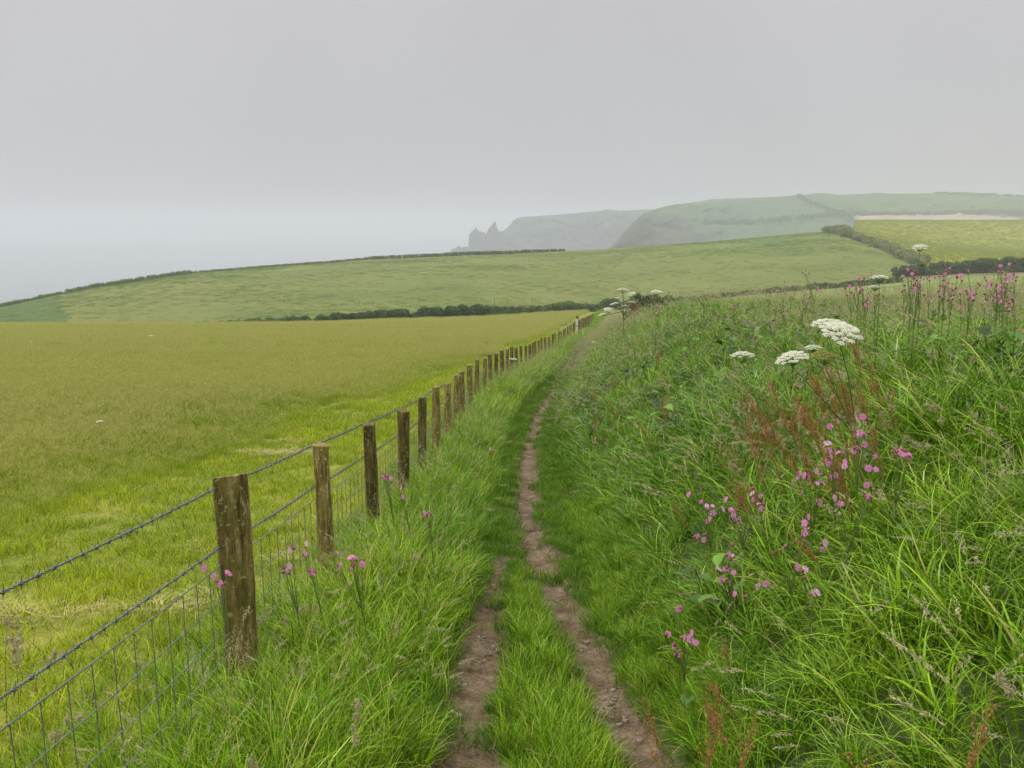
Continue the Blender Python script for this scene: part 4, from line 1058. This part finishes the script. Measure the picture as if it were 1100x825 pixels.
def groundpt(x, y): return np.array([x, y, float(H(x, y)[0])])

# the big plant in front: roots on the bank below its heads
Yh = float(hit(915, 490, .38)[1]); Sh = Yh / 3.15; print('Yh', Yh)
HP = lambda u, v, y=Yh: at(u, v, y)
rt = groundpt(HP(932, 560)[0], Yh + .05)
print('hogweed height', HP(900, 355)[2] - rt[2])
hogweed(rt, [(HP(903, 358), .145 * Sh, False, (.02, -.42, .9)), (HP(890, 350, Yh * 1.063), .13 * Sh, False, (-.05, -.2, 1)), (HP(851, 385), .115 * Sh, False, (-.3, -.12, 1)), (HP(873, 374, Yh * 1.048), .06 * Sh, False, (-.1, -.1, 1)), (HP(886, 384, Yh * 1.016), .11 * Sh, True, (0, -.05, 1))],
        'biggest creamy white hogweed, several heads on dark stalks above the pink flowers', 5, 4, fork=.5)
Y9 = float(hit(806, 450, .36)[1])
hogweed(groundpt(HP(812, 470, Y9)[0], Y9), [(HP(798, 383, Y9), .029 * Y9, False, (0, .08, 1))], 'single flat white umbel low in the bank grass left of the big hogweed', 6, 2, stalk='stalk')
yk = float(hit(667, 368, .3)[1]); print('yk', yk)
ks = yk / 9.5
hogweed(groundpt(at(669, 400, yk)[0], yk), [(at(669, 312, yk), .13 * ks, False), (at(677, 317, yk), .13 * ks, False), (at(660, 327, yk + .1), .11 * ks, False), (at(654, 333, yk), .12 * ks, False), (at(678, 325, yk - .1), .09 * ks, False), (at(647, 338, yk), .08 * ks, False), (at(671, 329, yk - .2), .07 * ks, False), (at(664, 321, yk), .08 * ks, False)],
        'tall hogweed with many small white heads beside the gorse bush', 7, 6, fork=.78, thick=.014)
y2 = 6.2
hogweed(groundpt(at(984, 300, y2)[0], y2), [(at(988, 266, y2), .10, False, (-.2, -.3, 1)), (at(991, 284, y2), .05, True)], 'white umbel on a tall stalk rising above the pink flowers on the skyline', 8, 4, stalk='stalk')
y3 = 6.6
hogweed(groundpt(at(944, 330, y3)[0], y3), [(at(945, 299, y3), .13, False, (0, .02, 1)), (at(940, 309, y3), .10, False, (0, .02, 1))], 'pair of flat white umbels half sunk in grass at the bank crest', 9, 2, stalk='stalk')
p = hit(549, 386, .75); hogweed(groundpt(p[0], p[1]), [(p, .55, False, (0, 0, 1))] if False else [(p + [-.12, 0, 0], .2, False, (0, 0, 1)), (p + [.12, 0, -.01], .22, False, (0, 0, 1)), (p + [-.02, 0, .01], .2, False, (0, 0, 1))], 'white umbels beside the distant fence posts', 10, 1, stalk='stalk', thick=.01)
for k, (u, v, hh, dd, lab) in enumerate([(638, 368, .7, .22, 'small white umbels by the far end of the path'), (107, 453, .5, .11, 'lone white umbel standing in the hay meadow'), (162, 361, .5, .28, 'white speck of blossom at the meadow edge beneath the hill'), (705, 312, .9, .2, 'flat pinkish white umbel just above the gorse bush')]):
    p = hit(u, v, hh)
    if k == 3: p = at(u, v + 2, 15.0)
    hogweed(groundpt(p[0], p[1]), [(p, dd, False, (0, -.1, 1)), (p + [dd * .8, .05, -.06], dd * .8, False, (0, -.1, 1))][:2 if k in (0,) else 1], lab, 20 + k, 1, stalk='stalk', thick=.006)

# red campion
def campion_flower(rng, r=.0125):
    b = MB(); 
    for k in range(5):
        a = k * 2 * PI / 5 + rng.normal(0, .08)
        for sgn in (-1, 1):
            a1 = a + sgn * .27
            c0 = np.array([math.cos(a), math.sin(a), 0]) * r * .02; t1 = np.array([math.cos(a1), math.sin(a1), 0]) * r * rng.uniform(.95, 1.08) + [0, 0, .12 * r * rng.normal(0, 1)]
            w1 = np.array([math.cos(a + sgn * .55), math.sin(a + sgn * .55), .05]) * r * .74; w0 = np.array([math.cos(a), math.sin(a), .02]) * r * .72
            b.add([c0, w0, t1, w1], [[0, 1, 2, 3]] if sgn < 0 else [[0, 3, 2, 1]], 0)
    zz = [-.06 * r, -.2 * r, -.5 * r, -.9 * r, -1.1 * r]; V_, F_ = tube([[0, 0, z] for z in zz], np.array([.08, .24, .36, .30, .08]) * r, 7); b.add(V_, F_, 1)
    return b.mesh('flower', [M['pink'] if rng.random() < .85 else M['palepink'], M['calyx']])
def bud_mesh(rng, r=.0045):
    b = MB(); V_, F_ = tube([[0, 0, z * r] for z in (-1.2, -.6, .2, 1.0, 1.5)], np.array([.3, .9, 1, .6, .15]) * r, 6); b.add(V_, F_, 0); return b.mesh('bud', [M['calyx']])
rf = np.random.default_rng(77)
FLM = [campion_flower(rf) for _ in range(5)]; BUD = bud_mesh(rf)
def campion(root, flowers, label, seed, buds=5, group=None, scale=1.5, view=True):
    """flowers: world points of the open flowers"""
    rng = np.random.default_rng(seed); root = np.array(root); e = empty('red_campion', root); tag(e, label, 'wildflower', group)
    fl_ = [np.array(f) - root for f in flowers]; ctr = np.mean(fl_, 0)
    node = ctr * (.62 if group is None else .8) + rng.normal(0, .01, 3); b = MB(); b.add(*tube([[0, 0, -.05], node * .5 + rng.normal(0, .008, 3), node], [.0020, .0018, .0015], 5))
    for f in fl_:
        b.add(*tube([node * rng.uniform(.75, 1.0), (node + f) / 2 + rng.normal(0, .006, 3) + [0, 0, -.01], f - [0, 0, .012 * scale]], [.0019, .0015, .0012], 4))
    bp = []
    for k in range(buds):
        q_ = fl_[rng.integers(len(fl_))] + rng.normal(0, .02, 3); bp.append(q_); b.add(*tube([node, (node + q_) / 2, q_ - [0, 0, .005]], [.0015, .0012, .0010], 4))
    obj('stem', b.mesh('stem', [M['redstalk']], True), e)
    for f in fl_:
        o = obj('flower', FLM[rng.integers(5)], e, f); o.rotation_euler = dir_to_euler((rng.normal(0, .8), -.6 + rng.normal(0, .5), .45 + rng.normal(0, .3))); o.scale = (scale * rng.uniform(.55, 1.2), scale * rng.uniform(.7, 1.2), scale)
    for q_ in bp:
        o = obj('bud', BUD, e, q_); o.scale = [scale * rng.uniform(.9, 1.5)] * 3; o.rotation_euler = (rng.normal(0, .5), rng.normal(0, .5), 0)
    for k in range(2):
        o = obj('leaf', LEAFS[k], e, node * rng.uniform(.2, .7)); o.rotation_euler = (0, -.5, rng.random() * 6)
    return e
def simple_leaf(L):
    b = MB(); s = np.linspace(0, 1, 6); w = L * .2 * np.sin(s * PI * .95 + .08); z = -.25 * L * s ** 2
    Vv = np.concatenate([np.stack([s * L, -w, z + .1 * w], -1), np.stack([s * L, 0 * w, z - .1 * w], -1), np.stack([s * L, w, z + .1 * w], -1)])
    j = np.arange(5); b.add(Vv, np.concatenate([np.stack([j, j + 1, j + 7, j + 6], -1), np.stack([j + 6, j + 7, j + 13, j + 12], -1)])); return b.mesh('leaf', [M['leaf']], True)
LEAFS = [simple_leaf(.06), simple_leaf(.08)]
def campion_px(fpx, h, label, seed, **k):
    """flowers seen at these places; the plant stands where a stem of height h fits under them"""
    h += .15; c = np.mean(np.array(fpx), 0); P0 = hit(c[0], c[1], h); y = P0[1]
    if 'ydist' in k: y = k.pop('ydist')
    rng = np.random.default_rng(seed + 500)
    fpx = list(fpx) + [(u + rng.normal(0, 7), v + rng.normal(0, 7)) for u, v in fpx if rng.random() < .95]
    fl_ = [at(u, v, y + rng.normal(0, .03)) for u, v in fpx]; c3 = np.mean(fl_, 0)
    lean = k.pop('lean', .12)
    rx = c3[0] + lean * h; root = groundpt(rx, y + .05)
    return campion(root, fl_, label, seed, **k)
# on the face of the bank, near
campion_px([(729, 654), (719, 682), (724, 694), (743, 680), (747, 690)], .34, 'red campion nearest the path, lowest on the bank', 1)
campion_px([(775, 624), (784, 626), (788, 615), (787, 597), (789, 638)], .36, 'small red campion between the lowest one and the pink cluster above', 2)
campion_px([(753, 539), (760, 545), (766, 551), (749, 576), (756, 580), (762, 558)], .42, 'red campion at the lower left of the pink cluster on the bank', 3)
campion_px([(780, 536), (785, 547), (790, 558), (788, 553), (808, 530), (815, 541), (818, 546)], .42, 'densest pink bloom in the middle of the campion cluster', 4)
campion_px([(823, 627), (841, 590), (866, 568), (864, 562)], .42, 'sparse red campion to the right of the central pink cluster', 5)
campion_px([(859, 508), (864, 511), (877, 506), (879, 519), (861, 529)], .5, 'red campion beneath the rust sorrel stalks, left of the dark hogweed stem', 6)
campion_px([(889, 476), (892, 485), (893, 491), (907, 501), (898, 510)], .55, 'red campion climbing against the dark hogweed stalk', 7)
campion_px([(900, 452), (920, 450), (929, 466), (923, 481), (917, 484)], .6, 'topmost red campion around the hogweed stem', 8)
campion_px([(966, 488), (974, 489), (977, 490), (933, 503)], .5, 'small red campion standing apart to the right of the hogweed stem', 9)
campion_px([(903, 541), (931, 521), (933, 534), (883, 590)], .42, 'red campion of scattered blooms below the hogweed stem', 10)
campion_px([(878, 636), (865, 612)], .36, 'two dull pink blooms deep in the bank grass', 11)
# along the verge by the fence
campion_px([(383, 600), (389, 606), (378, 612)], .52, 'pink and maroon campion in tall grass between the first two fence posts', 12, buds=7)
campion_px([(335, 614), (329, 584)], .50, 'maroon budded campion beside the second fence post', 13, buds=5)
campion_px([(307, 612), (311, 608)], .52, 'campion growing just right of the thickest post', 14, buds=4)
campion_px([(230, 619), (236, 627)], .62, 'campion flowering against the left side of the thickest post', 15, buds=4, ydist=3.6)
campion_px([(412, 512), (420, 514)], .62, 'campion with paired heads in front of the third fence post', 16, buds=5)
campion_px([(431, 524)], .6, 'single campion head right of the paired one by the fence', 17, buds=4)
campion_px([(456, 551)], .5, 'short campion bud head nearest the path on the verge', 18, buds=4)
campion_px([(526, 482)], .4, 'lone pink dot of campion at the path edge', 19, buds=1)
# drift along the crest on the right: one plant per stem, all alike
def crest(u0, u1, v0, v1, n, y0, y1, label, seed, nf=(2, 5)):
    rng = np.random.default_rng(seed)
    for k in range(n):
        u = rng.uniform(u0, u1); y = rng.uniform(y0, y1); v = rng.uniform(v0, v1) + 5
        fp = [(u + rng.normal(0, 5), v + rng.normal(0, 7)) for _ in range(rng.integers(*nf))]
        fl_ = [at(a_, b_, y + rng.normal(0, .05)) for a_, b_ in fp]; c3 = np.mean(fl_, 0)
        g0 = groundpt(c3[0] + .03, y)
        if min(f[2] for f in fl_) < g0[2] + .25: fl_ = [f + [0, 0, g0[2] + .35 - c3[2]] for f in fl_]
        campion(g0, fl_, label, seed * 100 + k, buds=5, group=label, scale=1.35)
crest(1018, 1092, 288, 326, 20, 5.2, 7.2, 'red campion in the dense pink drift at the right end of the bank crest', 31)
crest(970, 1020, 285, 318, 11, 5.5, 7.5, 'red campion on the skyline around the tall single umbel', 32)
crest(905, 968, 298, 322, 8, 6, 9, 'red campion along the crest near the flat white umbels', 33, (2, 4))
crest(825, 875, 306, 322, 8, 8, 12, 'red campion in the small pink group at the middle of the crest', 34, (2, 4))
crest(760, 822, 316, 326, 5, 10, 14, 'sparse red campion on the crest between the gorse and the middle group', 35, (1, 3))
crest(695, 745, 312, 324, 4, 12, 16, 'red campion standing just right of the gorse bush', 36, (1, 3))

# rust-red sorrel
def sorrel_mesh(seed, h=.62):
    rng = np.random.default_rng(seed); s = np.linspace(0, 1, 9); bend = rng.uniform(-.06, .06)
    P = np.stack([bend * s ** 2, .3 * bend * s ** 2, s * h], -1); bs = MB(); bs.add(*tube(P, np.linspace(.0028, .0012, 9), 5))
    bh = MB(); n = 0
    lines_ = [(P, .45)]
    for k in range(7):
        t = rng.uniform(.45, .8); p0 = np.array([np.interp(t, s, P[:, q_]) for q_ in range(3)]); a = rng.random() * 6.28; L = rng.uniform(.07, .16)
        br_ = np.stack([p0 + np.array([math.cos(a) * .28, math.sin(a) * .28, .95]) * L * x for x in np.linspace(0, 1, 4)]); bs.add(*tube(br_, [.0014, .0012, .001, .0007], 4)); lines_.append((br_, .1))
    for ln, t0 in lines_:
        q_ = rng.uniform(t0, 1, 120 if t0 > .3 else 50); idx = q_ * (len(ln) - 1); i0 = np.clip(idx.astype(int), 0, len(ln) - 2); f = (idx - i0)[:, None]
        C_ = ln[i0] * (1 - f) + ln[i0 + 1] * f + rng.normal(0, .0055, (len(q_), 3)); m_ = len(q_)
        a = rng.normal(0, 1, (m_, 3)); a /= np.linalg.norm(a, axis=1)[:, None]; c_ = np.cross(a, rng.normal(0, 1, (m_, 3))); c_ /= np.linalg.norm(c_, axis=1)[:, None]; w = .0042 * rng.uniform(.6, 1.3, m_)[:, None]
        bh.add(np.stack([C_ - a * w, C_ - c_ * w * .7, C_ + a * w, C_ + c_ * w * .7], 1).reshape(-1, 3), np.arange(m_ * 4).reshape(-1, 4))
    return bs.mesh('stem', [M['redstalk']], True), bh.mesh('seed_head', [M['rust']])
protos = []
for k in range(5):
    e = empty('sorrel'); a_, b_ = sorrel_mesh(40 + k, .52 + .05 * k); obj('stem', a_, e); obj('seed_head', b_, e); protos.append(e)
used_p = set()
def sorrel(u, v, h, lean, label, group=None, s=1.0, y=None):
    k = random.randrange(5); h = h + .18
    if k in used_p: e = copy_tree(protos[k])
    else: e = protos[k]; used_p.add(k)
    P = hit(u, v, h * .95) if y is None else at(u, v, y); L = (.52 + .05 * k)
    root = groundpt(P[0] - lean * h, P[1] + .02); e.location = root
    d = np.array(P) - root; e.rotation_euler = dir_to_euler(d); 
    e.rotation_euler.rotate_axis('Z', random.random() * 6)
    e.scale = [np.linalg.norm(d) / L] * 3
    tag(e, label, 'weed', group)
gl = 'rust red sorrel stalks leaning left around the dark hogweed stems'
for u, v, h in [(random.uniform(795, 905), random.uniform(395, 480), .56) for _ in range(26)] + [(random.uniform(770, 960), random.uniform(440, 520), .5) for _ in range(8)] + [(822, 445, .55), (836, 428, .58), (850, 412, .6), (828, 462, .5), (842, 440, .55), (858, 425, .58), (872, 400, .62), (880, 388, .66), (893, 405, .62), (868, 440, .55), (905, 398, .66), (913, 410, .6), (884, 430, .55), (852, 455, .5)]:
    sorrel(u, v, h, -.35, 'rust red sorrel stalk leaning left in the patch under the big white hogweed', gl)
gl = 'rust red sorrel stalks to the right of the hogweed'
for u, v, h in [(924, 358, .62), (932, 374, .6), (944, 394, .5), (955, 412, .45), (940, 425, .4)]:
    sorrel(u, v, h, -.15, 'upright rust sorrel stalk right of the big white hogweed', gl)
gl = 'sorrel low on the bank'
for u, v, h in [(770, 470, .45), (779, 478, .42), (764, 482, .4), (718, 541, .38), (775, 520, .40), (850, 565, .4)]:
    sorrel(u, v, h, -.5, 'small rust sorrel spike among the green grass low on the bank left of the campion', gl)
gl = 'orange brown sorrel at the bank foot'
for k in range(9):
    sorrel(random.uniform(688, 800), random.uniform(655, 800), random.uniform(.2, .32), random.uniform(-.5, .1), 'orange brown sorrel in the low patch where bank meets path', gl)
for k in range(5):
    sorrel(random.uniform(780, 1090), random.uniform(740, 815), random.uniform(.3, .4), random.uniform(-.5, .3), 'brown seeding dock among grass at the lower right', 'brown seeding docks at the lower right')
for k in range(16):
    sorrel(random.uniform(610, 720), random.uniform(365, 470), .5, random.uniform(-.3, .1), 'faded rust sorrel on the bank face near the distant path', 'faded sorrel on the far bank face')
# buttercups
bb = MB()
for k in range(5):
    a = k * 2 * PI / 5; c_, s_2 = math.cos(a), math.sin(a); r = .012
    bb.add([[0, 0, 0], [c_ * r - s_2 * r * .5, s_2 * r + c_ * r * .5, .006], [c_ * r * 1.2, s_2 * r * 1.2, .008], [c_ * r + s_2 * r * .5, s_2 * r - c_ * r * .5, .006]], [[0, 1, 2, 3]])
bfl = bb.mesh('flower', [M['yellow']])
for k, (u, v) in enumerate([(513, 414), (524, 418), (527, 417), (534, 424), (517, 405)]):
    P = hit(u, v, .5); g0 = groundpt(P[0], P[1]); e = empty('buttercup', g0)
    tag(e, 'yellow buttercup on the verge between the posts and the distant path', 'wildflower', 'buttercups on the verge')
    b = MB(); b.add(*tube([[0, 0, -.05], [.01, 0, .25], P - g0], [.0016, .0014, .001], 4)); obj('stem', b.mesh('stem', [M['stalk']]), e)
    o = obj('flower', bfl, e, P - g0); o.scale = (2.2, 2.2, 2.2); o.rotation_euler = (.6, 0, k)
# a few distant stakes behind the meadow hedge
for k, u in enumerate([531, 545, 572]):
    a = A_(u); y = float(np.interp(a, KA, YED)) + 12; g0 = groundpt(a * y, y)
    o = obj('fence_stake', post_mesh(90 + k, .05, 3.0 if k else 3.3), None, g0); tag(o, ['leftmost', 'middle', 'rightmost'][k] + ' of three thin stakes poking above the hedge beyond the meadow', 'stake')

# ------------------------------------------------------------------ air, sky and light
m, nt, nd, lk = nmat('sea_mist'); o_ = nd.new('ShaderNodeOutputMaterial'); v_ = nd.new('ShaderNodeVolumePrincipled')
v_.inputs['Color'].default_value = (.855, .88, .94, 1); v_.inputs['Density'].default_value = .00052; v_.inputs['Anisotropy'].default_value = .0
lk.new(v_.outputs[0], o_.inputs['Volume'])
b = MB(); box(b, (0, 3300, 3), (15000, 9000, 160)); hz_ = obj('haze', b.mesh('haze', [m])); tag(hz_, kind='stuff')

SUN_EL, SUN_AZ = math.radians(52), math.radians(-60)
w = bpy.data.worlds.new('World'); sc.world = w; w.use_nodes = True; nt = w.node_tree; nd = nt.nodes; lk = nt.links; nd.clear()
sky = nd.new('ShaderNodeTexSky'); sky.sky_type = 'NISHITA'; sky.sun_disc = False; sky.sun_elevation = SUN_EL; sky.sun_rotation = SUN_AZ; sky.air_density = 1; sky.dust_density = 4
hs = nd.new('ShaderNodeHueSaturation'); hs.inputs['Saturation'].default_value = .18; lk.new(sky.outputs[0], hs.inputs['Color'])
# cloud deck: grey, unseen zenith made far brighter to light grass and haze
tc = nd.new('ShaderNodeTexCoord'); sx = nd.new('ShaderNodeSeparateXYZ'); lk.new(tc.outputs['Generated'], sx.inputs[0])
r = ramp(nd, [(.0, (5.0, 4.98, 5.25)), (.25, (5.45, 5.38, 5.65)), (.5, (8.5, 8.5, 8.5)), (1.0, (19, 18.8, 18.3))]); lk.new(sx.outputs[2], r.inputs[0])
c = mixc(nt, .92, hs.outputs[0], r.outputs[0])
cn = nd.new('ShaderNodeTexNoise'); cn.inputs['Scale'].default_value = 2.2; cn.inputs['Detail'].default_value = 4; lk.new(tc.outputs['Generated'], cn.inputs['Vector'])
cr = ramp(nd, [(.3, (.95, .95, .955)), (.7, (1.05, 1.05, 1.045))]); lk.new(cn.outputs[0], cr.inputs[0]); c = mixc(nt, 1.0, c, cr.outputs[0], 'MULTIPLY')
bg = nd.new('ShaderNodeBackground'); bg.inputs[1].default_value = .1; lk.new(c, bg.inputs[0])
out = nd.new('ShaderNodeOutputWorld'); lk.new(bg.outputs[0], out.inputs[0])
sd_ = bpy.data.lights.new('sun', 'SUN'); sd_.energy = 1.5; sd_.angle = math.radians(12); sd_.color = (1, .96, .9)
so = bpy.data.objects.new('sun', sd_); COL.objects.link(so)
so.rotation_euler = Vector((math.sin(SUN_AZ) * math.cos(SUN_EL), math.cos(SUN_AZ) * math.cos(SUN_EL), math.sin(SUN_EL))).to_track_quat('Z', 'Y').to_euler()

sc.view_settings.view_transform = 'Standard'; sc.view_settings.look = 'None'; sc.view_settings.exposure = .06; sc.view_settings.gamma = 1
cy_ = sc.cycles
cy_.max_bounces = 5; cy_.diffuse_bounces = 2; cy_.glossy_bounces = 2; cy_.transmission_bounces = 4; cy_.volume_bounces = 2; cy_.transparent_max_bounces = 6
cy_.caustics_reflective = False; cy_.caustics_refractive = False
cy_.use_denoising = True
